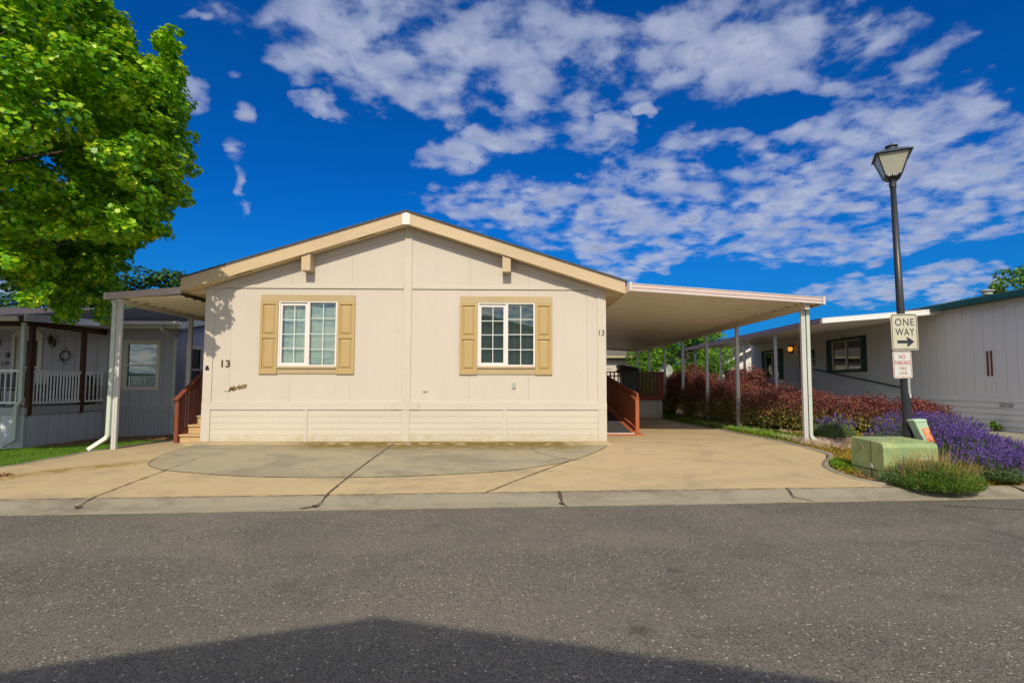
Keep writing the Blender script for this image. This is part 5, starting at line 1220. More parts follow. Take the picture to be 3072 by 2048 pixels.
for k in range(4):
    m.tube([cor(A0, Z0, k), cor(A1, Z1, k)], .012, 5)
    m.tube([cor(A1, Z1, k), cor(A1, Z1, (k+1) % 4)], .013, 5); m.tube([cor(A0, Z0+.01, k), cor(A0, Z0+.01, (k+1) % 4)], .016, 5)
m.build('lantern_frame', M_['black'], lp)
for k in range(4):
    m = MB(); a, b, c, d = cor(A0-.004, Z0, k), cor(A0-.004, Z0, (k+1) % 4), cor(A1-.004, Z1, (k+1) % 4), cor(A1-.004, Z1, k)
    ctr = (a+b+c+d)/4; nn = (ctr-Vector((TX, LY, ctr.z))).normalized()*.004
    m.prism([a, b, c, d], -nn); m.build('lamp_pane', M_['lampglass'], lp)
M_['lampcap'] = pm('grey blue lamp cap', (.045, .06, .075), .5, .15, 5, 60, spec=.5)
m = MB(); m.frustum((TX, LY, 0), .275, .265, 5.13, 5.145, rot); m.frustum((TX, LY, 0), .265, .10, 5.145, 5.235, rot); m.lathe((TX, LY, 5.23), [(.075, 0), (.07, .06), (.10, .065), (.098, .08), (.03, .105), (.012, .13), (.0, .135)], 16); m.build('lamp_cap', M_['lampcap'], lp)
# stickers on the lantern and the pole
fn = (cor(A0, Z0, 2)+cor(A0, Z0, 3))/2-Vector((TX, LY, Z0)); fn.z = 0; fn.normalize(); fr_ = Vector((-fn.y, fn.x, 0))
if fr_.x < 0: fr_ = -fr_
def lampframe(u_, v_, w_): p = Vector((TX, LY, 0))+fn*(A0+.022+w_+(v_-Z0)*.32)+fr_*u_; return (p.x, p.y, v_)
m = MB(); m.prism([lampframe(-.085, Z0-.01, 0), lampframe(-.03, Z0-.01, 0), lampframe(-.03, Z0+.035, 0), lampframe(-.085, Z0+.035, 0)], -fn*.003); m.prism([lampframe(-.01, Z0-.01, 0), lampframe(.06, Z0-.01, 0), lampframe(.06, Z0+.035, 0), lampframe(-.01, Z0+.035, 0)], -fn*.003); m.build('sticker', M_['signwhite2'], lp)
text_part('sticker_text', '13', (-.073, -.043, Z0-.003, Z0+.028), M_['signblack'], lp, lampframe, .0, 0, 1, .0015)
text_part('sticker_text', '29', (0, .05, Z0-.003, Z0+.028), M_['signblack'], lp, lampframe, .0, 0, 1, .0015)
m = MB(); px = LX-.02*.9+.030; m.prism([(px-.022, LY-.068, .98), (px+.022, LY-.062, .98), (px+.017, LY-.062, 1.30), (px-.027, LY-.068, 1.30)], (0, .004, 0)); m.build('pole_tag', M_['signwhite2'], lp)
tagdig = '463342'
for i, dgt in enumerate(tagdig):
    zc = 1.265-i*.040; text_part('tag_digit', dgt, (px-.012-.002, px+.014, zc-.015, zc+.015), M_['signblack'], lp, lambda u_, v_, w_: (u_, LY-.0695-w_, v_), .0, 0, 1, .0015)
def rrect(x0, x1, z0, z1, r_, n=6):
    P = []
    for (cx, cz, a0) in ((x1-r_, z0+r_, -90), (x1-r_, z1-r_, 0), (x0+r_, z1-r_, 90), (x0+r_, z0+r_, 180)):
        for k in range(n+1): a = radians(a0+90*k/n); P.append((cx+r_*cos(a), cz+r_*sin(a)))
    return P
def sign(name, label, x0, x1, z0, z1, tiltd, plate, ink, ydist, border):
    s = thing(name, label, 'sign', ((x0+x1)/2, LY-ydist, z0))
    cx, cz = (x0+x1)/2, (z0+z1)/2; ct, sn = cos(radians(tiltd)), sin(radians(tiltd))
    y = LY-ydist
    def F(u_, v_, w_): du, dv = u_-cx, v_-cz; return (cx+du*ct-dv*sn, y-w_, cz+du*sn+dv*ct)
    m = MB(); m.prism([F(a, b, 0) for a, b in rrect(x0, x1, z0, z1, .035)], (0, .003, 0)); m.build('plate', plate, s)
    ins, bw = border; A = rrect(x0+ins, x1-ins, z0+ins, z1-ins, .030); B = rrect(x0+ins+bw, x1-ins-bw, z0+ins+bw, z1-ins-bw, .022)
    m = MB(); n = len(A); m.add([F(a, b, .0015) for a, b in A]+[F(a, b, .0015) for a, b in B], [(i, (i+1) % n, n+(i+1) % n, n+i) for i in range(n)]); m.build('border', ink, s)
    m = MB()
    for v_ in (z1-.022, z0+.03): p = F(cx+.0, v_, 0); m.tube([(p[0], p[1]+.02, p[2]), (p[0], p[1]-.006, p[2])], .007, 8)
    m.build('bolt', M_['grey'], s)
    m = MB(); m.box(cx-.03, cx+.03, y+.004, LY-.055, z0+.08, z0+.11); m.box(cx-.03, cx+.03, y+.004, LY-.055, z1-.11, z1-.08); m.build('bracket', M_['grey'], s)
    return s, F
s1, F1_ = sign('one_way_sign', 'white one way sign with a black right-pointing arrow, upper of two on the lamp post', 6.38, 6.835, 1.775, 2.385, .9, M_['signwhite'], M_['signblack'], .085, (.013, .011))
text_part('text', 'ONE', (6.452, 6.775, 2.185, 2.305), M_['signblack'], s1, F1_, .004, 0, 1.15, .002)
text_part('text', 'WAY', (6.452, 6.775, 2.020, 2.140), M_['signblack'], s1, F1_, .004, 0, 1.10, .002)
m = MB(); m.add([F1_(a, b, .002) for a, b in [(x-.045, z-.017) for x, z in [(6.52, 1.905), (6.70, 1.905), (6.675, 1.862), (6.70, 1.850), (6.81, 1.931), (6.70, 2.012), (6.675, 2.0), (6.70, 1.957), (6.52, 1.957)]]], [tuple(range(9))]); m.build('arrow', M_['signblack'], s1)
s2, F2_ = sign('no_parking_sign', 'white and red no parking fire lane sign, lower of two on the lamp post', 6.39, 6.71, 1.305, 1.758, 1.1, M_['signwhite2'], M_['signred'], .085, (.011, .008))
for (txt, a, b, e, f_, o_) in (('NO', 6.498, 6.603, 1.630, 1.698, .008), ('PARKING', 6.419, 6.681, 1.530, 1.600, .010), ('FIRE', 6.495, 6.613, 1.445, 1.493, 0), ('LANE', 6.488, 6.625, 1.370, 1.417, 0)):
    text_part('text', txt, (a, b, e, f_), M_['signred'], s2, F2_, o_, 0, 1.1, .002)

# ------------------------------------------------------------------ transformer and pedestal
tr = thing('transformer_box', 'low faded-green utility transformer box at the corner of the driveway', 'utility box', (5.9, 8.3, -.25))
bx0, bx1, by0, by1 = 5.50, 6.325, 7.95, 8.72
prof = [(by0, -.085), (by0, .27), (by0+.02, .315), (by0+.06, .335), (by0+.30, .352), (by1, .365), (by1, -.085)]
m = MB(); m.prism([(bx0, y, z) for y, z in prof], (bx1-bx0, 0, 0)); m.build('hood', M_['transf'], tr, bevel=.012)
m = MB(); m.box(bx0+.004, bx1-.004, by0+.006, by1-.004, -.34, -.093); m.build('sill', M_['transf'], tr, bevel=.006)
m = MB(); m.box(bx0-.004, bx0+.001, 8.225, 8.234, -.30, .34); m.box(bx0-.004, bx0+.001, 7.962, 8.225, -.092, -.084); m.build('door_seam', M_['dark'], tr)
m = MB(); m.box(bx0+.006, bx1-.006, by0+.001, by1-.01, -.0945, -.0835); m.build('lid_gap', M_['dark'], tr)
m = MB(); m.box(bx0-.02, bx0, 8.20, 8.26, -.06, -.01); m.tube([(bx0-.014, 8.215, -.012), (bx0-.014, 8.218, .02), (bx0-.014, 8.242, .02), (bx0-.014, 8.245, -.012)], .005, 5); m.build('padlock', M_['grey'], tr, bevel=.003)
m = MB(); m.tube([(bx0-.006, 8.45, .22), (bx0+.01, 8.45, .22)], .032, 14); m.build('bolt', M_['header'], tr); m = MB(); m.tube([(bx0-.009, 8.45, .22), (bx0-.004, 8.45, .22)], .016, 10); m.build('bolt_head', M_['bronze'], tr)
m = MB(); m.box(6.04, 6.20, by0-.003, by0+.001, .085, .125); m.build('worn_label', M_['signwhite2'], tr)
text_part('label_text', '9163', (6.05, 6.19, .092, .118), M_['ped'], tr, fy(by0-.0035), 0, 0, 1.1, .001)
m = MB(); m.box(bx0+.30, bx0+.36, by0+.25, by0+.30, .345, .36); m.build('lifting_lug', M_['header'], tr)
pe = thing('utility_pedestal', 'leaning pale-green utility pedestal with an orange warning sticker behind the transformer box', 'utility box', (6.78, 8.75, -.1))
def PF(u_, v_, w_):   # leaning frame: u right, v up the box, w towards the street
    a = radians(20); q = radians(-10); du = u_; dv = v_
    x = 6.72+du*cos(a)*1-(-dv*sin(a))*-1*0; x = 6.86+du*cos(a)-dv*sin(a); z = .08+du*sin(a)*.35+dv*cos(a); y = 8.78-w_
    x2 = 6.86+(x-6.86)*cos(q)-(y-8.78)*-sin(q)*1; y2 = 8.78+(y-8.78)*cos(q)+(x-6.86)*sin(q)
    return (x2, y2, z)
m = MB()
vs = [PF(sx*hx, v_, sy*.07) for v_, hx in ((-.25, .070), (.56, .092)) for sx, sy in ((-1, -1), (1, -1), (1, 1), (-1, 1))]
m.add(vs, [(3, 2, 1, 0), (4, 5, 6, 7)]+[(k, (k+1) % 4, 4+(k+1) % 4, 4+k) for k in range(4)]); m.build('body', M_['ped'], pe, bevel=.012)
m = MB(); vs = [PF(sx*hx, v_, sy*hy) for v_, hx, hy in ((.54, .099, .078), (.59, .096, .075)) for sx, sy in ((-1, -1), (1, -1), (1, 1), (-1, 1))]
m.add(vs, [(3, 2, 1, 0), (4, 5, 6, 7)]+[(k, (k+1) % 4, 4+(k+1) % 4, 4+k) for k in range(4)]); m.build('cap', M_['ped'], pe, bevel=.012)
P_ = [PF(a, b, .077) for a, b in ((-.03, .14), (.075, .14), (.075, .44), (-.03, .44))]
m = MB(); m.add(P_, [(0, 1, 2, 3)]); m.build('warning_sticker', M_['orange'], pe)
m = MB()
for k in range(20):
    a0, a1 = 2*pi*k/20, 2*pi*(k+1)/20
    m.add([PF(.022+r_*cos(a), .29+r_*sin(a), .079) for r_, a in ((.042, a0), (.042, a1), (.034, a1), (.034, a0))], [(0, 1, 2, 3)])
for (p, q) in (((.002, .315), (.054, .265)), ((.02, .27), (.036, .31)), ((.018, .29), (.04, .29))):
    d = .004; m.add([PF(p[0]-d, p[1]-d, .079), PF(q[0]-d, q[1]-d, .079), PF(q[0]+d, q[1]+d, .079), PF(p[0]+d, p[1]+d, .079)], [(0, 1, 2, 3)])
for (v0, v1) in ((.405, .418), (.38, .392), (.35, .362), (.20, .212), (.175, .187)): m.add([PF(a, b, .079) for a, b in ((-.015, v0), (.06, v0), (.06, v1), (-.015, v1))], [(0, 1, 2, 3)])
m.build('sticker_print', M_['signwhite2'], pe)
# ------------------------------------------------------------------ plants
M_['tree3b'] = leafm('olive tree leaf', [(.25, (.03, .09, .015)), (.5, (.08, .20, .03)), (.75, (.15, .30, .04))], .3, .5, .8)
def clumps_to_leaves(cen, rad, per, size, tmpl, up=.5, out=.5, rnd=.8, core=None, flat=1.0, shell=.55):
    """leaves gathered in clumps: cen (n,3), rad (n,)"""
    n = len(cen); cnt = (per*(rad/rad.mean())**2).astype(int)+1
    idx = np.repeat(np.arange(n), cnt); d = sph(len(idx)); q = shell+(1-shell)*RNG.rand(len(idx))**.6
    P = cen[idx]+d*(rad[idx]*q)[:, None]*np.array([1, 1, flat])
    N = d*out+np.array([0, 0, up])+RNG.randn(len(idx), 3)*rnd*.6
    if core is not None: N += unit(P-core)*.4
    return leaves(P, N, size*(.65+.7*RNG.rand(len(idx))), tmpl)
def tree(name, label, base, cen, R3, ncl, crad, per, lsize, lm, tmpl=MAPLE, trunk=.2, group=None, cat='tree', mask=None, cl_shell=.35, limbs=14, up=.5):
    t = thing(name, label, cat, base, group)
    cen = np.array(cen, float); R3 = np.array(R3, float)
    d = sph(ncl); q = cl_shell+(1-cl_shell)*RNG.rand(ncl)**.5
    C = cen+d*q[:, None]*R3
    if mask is not None: C = C[mask(C)]
    rad = crad*(.6+.8*RNG.rand(len(C)))
    V, F = clumps_to_leaves(C, rad, per, lsize, tmpl, core=cen, flat=.75, up=up)
    npmesh('crown', V, F, lm, t)
    m = MB(); b = Vector(base); top = Vector(cen)+Vector((0, 0, R3[2]*.45)); mid = b+(top-b)*.35+Vector((.1, .05, 0))
    m.tube([b-Vector((0, 0, .1)), b+Vector((0, 0, .15)), mid, (mid+top)/2, top], [trunk*1.5, trunk*1.1, trunk*.85, trunk*.5, trunk*.12], 9)
    sel = RNG.choice(len(C), min(limbs, len(C)), replace=False)
    for i in sel:
        e = Vector(C[i]); t0 = random.uniform(.25, .75); s_ = mid+(top-mid)*t0*.8
        k = (s_+e)/2+Vector((random.uniform(-.2, .2), random.uniform(-.2, .2), random.uniform(-.1, .35)))
        m.tube([s_, k, e], [trunk*.32*(1-t0*.4), trunk*.16, trunk*.04], 6)
    m.build('trunk', M_['bark'], t)
    return t
# the big maple on the left, between the two homes
ZR = [2.3, 2.81, 3.17, 3.5, 3.73, 3.91, 4.37, 4.64, 5.29, 5.6, 6.2, 6.67, 7.22, 7.86, 7.95, 8.3, 9.4, 11.5]
XR = [-6.95, -6.95, -7.02, -6.87, -6.64, -6.36, -6.2, -5.99, -5.92, -5.83, -6.03, -6.14, -6.18, -6.35, -7.1, -7.5, -8.2, -9.8]
def crown_ok(C, r):
    """silhouette of the crown as an outline about the trunk: bulging at mid height, spire on the house side, high underside by the porch"""
    k = 10/C[:, 1]; x = C[:, 0]*k; z = 1.176+(C[:, 2]-1.176)*k
    ok = (x < np.interp(z, ZR, XR)-r) & (C[:, 0] < -5.95-r*.8)
    ok &= ~((x > -7.15-r*.6) & (x < -6.62+r*.6) & (z > 7.30-r*.5))
    # the awning of house 13 stays clear of leaves: low sprays on that side hang behind its front edge
    ok &= (x < -8.45) | (z > 3.85+r) | ((C[:, 1] > 11.2) & ((C[:, 0] < -8.3) | (C[:, 2] > 3.35+r)))
    low = np.interp(x, [-14, -9.3, -9.0, -8.6, -8.2, -7.1, -6.8, -6.2, -5.9], [3.35, 3.30, 3.25, 2.65, 2.45, 2.40, 3.2, 4.1, 4.6])
    return ok & (z > low+r*.6+.16*np.sin(x*8)+.10*np.sin(x*19))
mp_ = thing('maple_tree', 'large bright green maple whose crown fills the upper left corner', 'tree', (-11.3, 9.9, -.25))
n = 2600; d = sph(n); q = (.50+.50*RNG.rand(n)**.5)
C = np.array([-10.4, 10.0, 6.5])+d*q[:, None]*np.array([5.3, 3.7, 4.6]); rad = .26+.34*RNG.rand(n)
k = crown_ok(C, rad*.8); C, rad = C[k], rad[k]
hol = np.sin(C[:, 0]*2.3+1.1*np.sin(C[:, 2]*1.7))+np.sin(C[:, 2]*2.9+C[:, 1]*1.3)+np.sin(C[:, 1]*2.1-C[:, 0]*1.6)
k = (hol > -.6) | (C[:, 1] > 9.8); k &= (C[:, 2]-2.4 > np.maximum(0, 10.2-C[:, 1])*.55+.9*(C[:, 0] > -9)); C, rad = C[k][:720], rad[k][:720]
nl_ = 6000; L_ = np.stack([-11.8+5.4*RNG.rand(nl_), 10.4+3.4*RNG.rand(nl_), 2.45+2.3*RNG.rand(nl_)], 1); rl = .12+.15*RNG.rand(nl_); k = crown_ok(L_, rl*.7); L_, rl = L_[k][:230], rl[k][:230]
C = np.vstack([C, L_]); rad = np.concatenate([rad, rl])
n = 5000; E_ = np.stack([-11+5.4*RNG.rand(n), 8.6+2.8*RNG.rand(n), 2.5+6.6*RNG.rand(n)], 1); re = .10+.13*RNG.rand(n)
k = crown_ok(E_, -.06+.2*RNG.rand(n)) & ~crown_ok(E_, re+.38); E_, re = E_[k][:430], re[k][:430]
C = np.vstack([C, E_]); rad = np.concatenate([rad, re])
V, F = clumps_to_leaves(C, rad, 165, .080, MAPLE, core=np.array([-10.7, 10, 5.5]), flat=.6, up=.95, rnd=.85, out=.45)
npmesh('crown', V, F, M_['maple'], mp_)
m = MB(); b = Vector((-11.3, 9.9, -.35)); top = Vector((-10.9, 10, 9.5))
m.tube([b, (-11.28, 9.9, .2), (-11.2, 9.95, 2.0), (-11.0, 10, 5), top], [.34, .25, .21, .13, .03], 12)
for i in RNG.choice(len(C), 46, replace=False):
    e = Vector(C[i]); zs = max(1.9, min(8.5, e.z-random.uniform(.6, 2.2))); s_ = Vector((-11.2+.03*zs, 9.97, zs)); k = (s_*.45+e*.55)+Vector((random.uniform(-.25, .25), random.uniform(-.25, .25), random.uniform(.0, .4)))
    m.tube([s_, (s_+k)/2+Vector((0, .1, .16)), k, e], [.045, .03, .016, .004], 5)
for (a, b_, c) in [((-10.9, 9.4, 4.4), (-9.6, 9.0, 3.75), (-8.7, 8.9, 3.15)), ((-10.8, 9.4, 4.1), (-9.6, 9.0, 3.55), (-8.55, 8.9, 2.95))]: m.tube([a, b_, c], [.03, .018, .006], 5)
m.build('trunk', M_['bark'], mp_)
# trees beyond
for (x, y, z, rx, rz, lb) in [(-21.5, 26, 3.6, 3.8, 2.9, 'dark leafy tree behind the porch roof at the far left edge'), (-17.6, 27, 3.6, 3.4, 3.2, 'dark leafy tree behind the grey house, below the middle of the maple'), (-14.4, 26, 3.0, 2.5, 2.35, 'low dark tree behind the grey roof just left of the awning post')]:
    tree('tree', lb, (x, y, -.3), (x, y, z), (rx, 2.4, rz), 80, .6, 130, .17, M_['tree3'], MAPLE, .2, 'trees beyond the grey house')
tree('ash_tree', 'bright green tree behind the far carport posts', (10.2, 32, -.1), (10.2, 32, 3.0), (2.9, 2.4, 2.4), 120, .55, 170, .13, M_['tree2'], OVAL, .15)
tree('tree', 'dark green rounded tree directly behind the bright ash', (12.6, 38, -.1), (12.4, 38, 3.8), (3.0, 2.4, 2.2), 80, .6, 130, .16, M_['tree3'], OVAL, .15)
tree('tree', 'small dark tree at the left edge of the bright green tree', (8.7, 37, -.1), (8.9, 37, 3.0), (1.4, 1.2, 1.5), 40, .45, 110, .14, M_['tree3'], OVAL, .1)
tree('tree', 'tree top showing above the beige roof at the right edge', (24.0, 24, 0), (24.4, 24, 5.4), (2.2, 2.0, 1.4), 80, .36, 120, .15, M_['tree3b'], OVAL, .15)
# lime shrubs behind the deck
def bush(name, label, cx, cy, r_, h, mats, per, leaf, group, ncl=60, tm=OVAL, cat='shrub', green=None, spiky=.0, z0=None):
    z0 = Gz(cx, cy) if z0 is None else z0
    t = thing(name, label, cat, (cx, cy, z0-.03), group)
    d = sph(ncl); d[:, 2] = np.abs(d[:, 2])*1.0-.25*RNG.rand(ncl); q = .40+.60*RNG.rand(ncl)**.5
    C = np.array([cx, cy, z0+h*.24])+d*q[:, None]*np.array([r_*.9, r_*.9, h*.66]); C[:, 2] = np.maximum(C[:, 2], z0+.10)
    rad = (.26*min(r_, h))*(.6+.8*RNG.rand(ncl))
    V, F = clumps_to_leaves(C, rad, per, leaf, tm, up=.4, out=.5, rnd=1.0, shell=.35)
    Z = V[::len(tm), 2]
    mi = None
    if len(mats) > 1:
        k = (Z-z0)/h+RNG.randn(len(Z))*.13; mi = np.where(k < green, 1, 0)
    npmesh('foliage', V, F, mats, t, mi)
    m = MB()
    for i in range(min(ncl, 26)):
        e = Vector(C[i]); s_ = Vector((cx+random.uniform(-.12, .12), cy+random.uniform(-.12, .12), z0-.02)); k = (s_+e)/2+Vector((0, 0, -.05)); m.tube([s_, k, e], [.012, .008, .003], 4)
        if spiky:
            for _ in range(2):
                dd = Vector(sph(1)[0]); dd.z = abs(dd.z)+.3; dd.normalize(); m.tube([e, e+dd*spiky*random.uniform(.6, 1.2)], [.004, .001], 3)
    m.build('stems', M_['bark'], t)
    return t
G_ = 'red barberry shrubs along the carport'
BB = [(6.75, 22.6, .95, 2.0, 'farthest tall dark red shrub, behind the fifth carport post'), (6.8, 20.6, 1.0, 2.15, 'tall dark red shrub with a pointed top between the far carport posts'),
      (6.85, 18.6, 1.05, 1.75, 'dark red shrub between the third and fourth carport posts'), (8.3, 18.6, .95, 2.0, 'tall bronze-red shrub in front of the neighbour railing'),
      (7.0, 16.6, 1.1, 1.6, 'red shrub with olive lower leaves right of the third carport post'), (7.2, 14.7, 1.15, 1.28, 'broad crimson shrub with olive lower leaves left of the front carport post'),
      (8.0, 13.7, .95, 1.0, 'low crimson shrub just right of the front carport post'), (8.75, 13.2, .9, .9, 'crimson shrub midway between the front carport post and the lamp'),
      (9.3, 12.4, .85, .82, 'low crimson shrub just left of the lamp post'), (8.6, 15.6, 1.0, 1.1, 'red shrub half hidden beneath the neighbour railing')]
for (x, y, r_, h, lb) in BB: bush('barberry_shrub', lb, x, y, r_, h, [M_['barb'], M_['barbg']], 210, .047, G_, 120, OVAL, green=.42, spiky=.14)
bush('shrub', 'lime green shrub poking up behind the deck railing', 6.9, 27.5, 1.0, 2.3, [M_['tree2']], 110, .09, None, 60)
bush('shrub', 'bright green shrub behind the satellite dish', 8.6, 29.5, 1.1, 2.0, [M_['tree2']], 110, .09, None, 50)
bush('shrub', 'green shrub at the foot of the far carport post', 6.0, 20.9, .35, .42, [M_['weed']], 60, .035, None, 22)
# lavender
def lavender(label, cx, cy, r_, h, nsp, fl, name='lavender_plant', group='lavender plants', splay=.7, cat='flowering plant', leafmat='lavleaf', nl=1.0, z0=None, straw=0):
    z0 = Gz(cx, cy) if z0 is None else z0
    t = thing(name, label, cat, (cx, cy, z0-.03), group)
    # leafy mound: many narrow leaves on short upright shoots
    ns = int(900*nl); a = RNG.rand(ns)*2*pi; q = np.sqrt(RNG.rand(ns))
    bx, by = cx+r_*.86*q*np.cos(a), cy+r_*.86*q*np.sin(a)
    hz = h*.62*(np.sqrt(np.maximum(0, 1-(q*.92)**2)))*(.75+.4*RNG.rand(ns))+.03
    K = 16; idx = np.repeat(np.arange(ns), K); tt = .35+.65*RNG.rand(len(idx))
    out = np.stack([np.cos(a), np.sin(a), np.zeros(ns)], 1)
    P = np.stack([bx, by, np.full(ns, z0)], 1)[idx]+out[idx]*(q[idx]*r_*.16*tt)[:, None]+RNG.randn(len(idx), 3)*.014; P[:, 2] = z0+hz[idx]*tt
    D = unit(out[idx]*.45*q[idx][:, None]+np.array([0, 0, 1.0])+RNG.randn(len(idx), 3)*.55)
    L = (.035+.025*RNG.rand(len(idx))); side = unit(np.cross(D, RNG.randn(len(idx), 3)))*.0042
    V = np.stack([P-side, P+side, P+D*L[:, None]], 1).reshape(-1, 3); F = np.arange(len(V)).reshape(-1, 3)
    npmesh('leaves', V, F, M_[leafmat], t)
    # flower stalks
    a = RNG.rand(nsp)*2*pi; q = np.sqrt(RNG.rand(nsp)); out = np.stack([np.cos(a), np.sin(a), np.zeros(nsp)], 1)
    B = np.stack([cx+r_*.7*q*np.cos(a), cy+r_*.7*q*np.sin(a), z0+h*.35*np.sqrt(1-(q*.9)**2)], 1)
    D = unit(out*(q*splay)[:, None]+np.array([0, 0, 1.0])+RNG.randn(nsp, 3)*.14)
    L = h*(.5+.25*RNG.rand(nsp)); T = B+D*L[:, None]
    s1_ = unit(np.cross(D, RNG.randn(nsp, 3)))*.0018; s2_ = np.cross(D, s1_)
    V = np.concatenate([np.stack([B-s1_, B+s1_, T+s1_, T-s1_], 1), np.stack([B-s2_, B+s2_, T+s2_, T-s2_], 1)]).reshape(-1, 3); F = np.arange(len(V)).reshape(-1, 4)
    npmesh('stalks', V, F, M_['lavleaf'] if fl > .3 else M_['straw'], t)
    if fl > 0:
        k = RNG.rand(nsp) < fl; B, D, T = B[k], D[k], T[k]; n = len(T); W = 9
        idx = np.repeat(np.arange(n), W); f_ = np.tile(np.arange(W)/(W-1), n); sl_ = (.06+.045*RNG.rand(n))[idx]
        P = T[idx]-D[idx]*(sl_*(1-f_))[:, None]+unit(RNG.randn(len(idx), 3))*.004
        V, F = leaves(P, RNG.randn(len(idx), 3)+D[idx]*.3, (.033-.014*f_)*(.8+.5*RNG.rand(len(idx))), OVAL, .4)
        npmesh('flowers', V, F, M_['lavflower'], t)
    if straw:
        m = MB()
        for _ in range(straw):
            a = random.uniform(0, 2*pi); q = random.random()*.7; b = Vector((cx+r_*q*cos(a), cy+r_*q*sin(a), z0+h*.4)); d = Vector((cos(a)*q*.6+random.uniform(-.2, .2), sin(a)*q*.4, 1)).normalized()
            m.tube([b, b+d*h*random.uniform(.5, .85)], [.003, .001], 3)
        m.build('dry_stalks', M_['straw'], t)
    return t
LV = [('lavender clump with purple spikes just behind the transformer box', 7.0, 10.0, .42, .52, 120, .7), ('lavender clump immediately right of the lamp post', 7.55, 10.1, .55, .76, 360, 1),
      ('tallest lavender clump right of the leaning pedestal', 7.95, 9.95, .58, .74, 400, 1), ('lavender clump with bare green flank behind the pedestal', 7.35, 9.25, .5, .78, 330, 1), ('dense deep-violet lavender clump right of the transformer box', 7.25, 8.75, .52, .66, 420, 1),
      ('lavender clump in the middle of the right-hand drift', 7.75, 9.2, .52, .60, 400, 1), ('lavender clump sloping down toward the neighbour concrete', 8.35, 9.35, .5, .42, 300, 1),
      ('violet lavender clump above the green front bush', 7.25, 8.15, .5, .48, 380, 1), ('low lavender clump near the right edge of the bed', 7.85, 8.55, .48, .42, 380, 1), ('lowest lavender clump spilling toward the curb at far right', 7.55, 8.15, .42, .38, 380, 1), ('lavender clump cut by the right edge of the picture', 8.45, 8.8, .45, .32, 260, 1), ('small front lavender by the curb joint at far right', 7.25, 7.98, .3, .3, 200, 1)]
for (lb, x, y, r_, h, ns, fl) in LV: lavender(lb, x, y, r_, h, ns, fl)
lavender('half-green lavender with sparse purple spikes right of the front carport post', 6.95, 11.6, .42, .55, 110, .9)
lavender('round green bush with dry stalks spilling over the curb in front of the transformer box', 6.03, 7.68, .56, .54, 240, .02, 'green_bush', None, .8, 'shrub', 'lavgreen', 2.6, -.305, 90)
lavender('grey-green wispy bush against the front of the transformer box', 5.75, 7.78, .36, .38, 160, .12, 'green_bush', None, .8, 'shrub', 'lavleaf', .8, None, 10)
# ground cover with pale flowers, mulch, grass: nobody could count these
def scatter(name, n, region, fn, mat, size, tm, up=1.0, rnd=.5, h=(.0, .03), kind='stuff', fold=.2):
    P = []
    while len(P) < n:
        x, y = region(); 
        if fn(x, y): P.append((x, y, Gz(x, y)-.03+random.uniform(*h)))
    P = np.array(P); V, F = leaves(P, np.array([0, 0, up])+RNG.randn(n, 3)*rnd, size*(.6+.8*RNG.rand(n)), tm, fold)
    o = npmesh(name, V, F, mat); o['kind'] = kind; return o
def redge2(y): return interp([(6.0, 7.80), (5.42, 7.86), (5.24, 8.15), (5.19, 8.5), (5.24, 8.85), (5.44, 9.22), (5.72, 9.56), (5.92, 9.92), (5.94, 10.3), (5.87, 11.06), (5.78, 12.5), (5.70, 14), (5.62, 15.5), (5.57, 17.0), (5.52, 19), (5.42, 22)], y)
def in_bed(x, y): return x > redge2(y) and y > seam_y(x)+.06
def nz(x, y, s=1.7, o=0.): return .5+.25*(sin(x*s*2.1+o)+sin(y*s*1.7+1.3*o+x*s))
# white-pink flower heads: small domed clusters
def flowerheads(name, n, region, fn, mat, r0, h):
    C = []
    while len(C) < n:
        x, y = region()
        if fn(x, y): C.append((x, y, Gz(x, y)+random.uniform(*h)))
    C = np.array(C); K = 12; idx = np.repeat(np.arange(n), K)
    P = C[idx]+sph(len(idx))*np.array([1, 1, .45])*(r0*(.5+.6*RNG.rand(n)))[idx][:, None]
    V, F = leaves(P, np.array([0, 0, 1.0])+RNG.randn(len(P), 3)*.7, np.full(len(P), .014), DIAM, .3)
    o = npmesh(name, V, F, mat); o['kind'] = 'stuff'; return o
flowerheads('sedum_flowers', 2600, lambda: (random.uniform(5.7, 8.2), random.uniform(9.6, 13.2)), lambda x, y: in_bed(x, y) and nz(x, y, 1.3, .5) > .25 and x < redge2(y)+.9+.9*max(0, (12.4-y))*.7, M_['sedumflower'], .035, (.04, .13))
flowerheads('sedum_blossoms', 350, lambda: (random.uniform(5.5, 6.4), random.uniform(13, 17)), lambda x, y: in_bed(x, y) and nz(x, y, 1.5, 2.5) > .45, M_['sedumflower'], .03, (.05, .13))
scatter('sedum_mat', 26000, lambda: (random.uniform(5.2, 8.4), random.uniform(8.3, 13.5)), lambda x, y: in_bed(x, y) and (y > 9.3 or nz(x, y, 2.3, 1.) > .45) and not (5.45 < x < 6.35 and 7.9 < y < 8.8), M_['sedum'], .032, OVAL, .8, .8, (.0, .09))
scatter('ground_cover', 24000, lambda: (random.uniform(5.4, 6.7), random.uniform(11.5, 22)), lambda x, y: in_bed(x, y) and x < redge2(y)+.55+.3*nz(x, y, 1., 3.), M_['weed'], .04, OVAL, .6, 1.0, (.0, .15))
scatter('green_tuft', 3500, lambda: (random.gauss(5.45, .13), random.gauss(9.05, .17)), in_bed, M_['weed'], .035, OVAL, .7, .9, (.0, .10))
scatter('yellow_sedum', 3500, lambda: (random.gauss(7.35, .3), random.gauss(7.95, .08)), in_bed, M_['sedum'], .03, OVAL, .7, .9, (.0, .09))
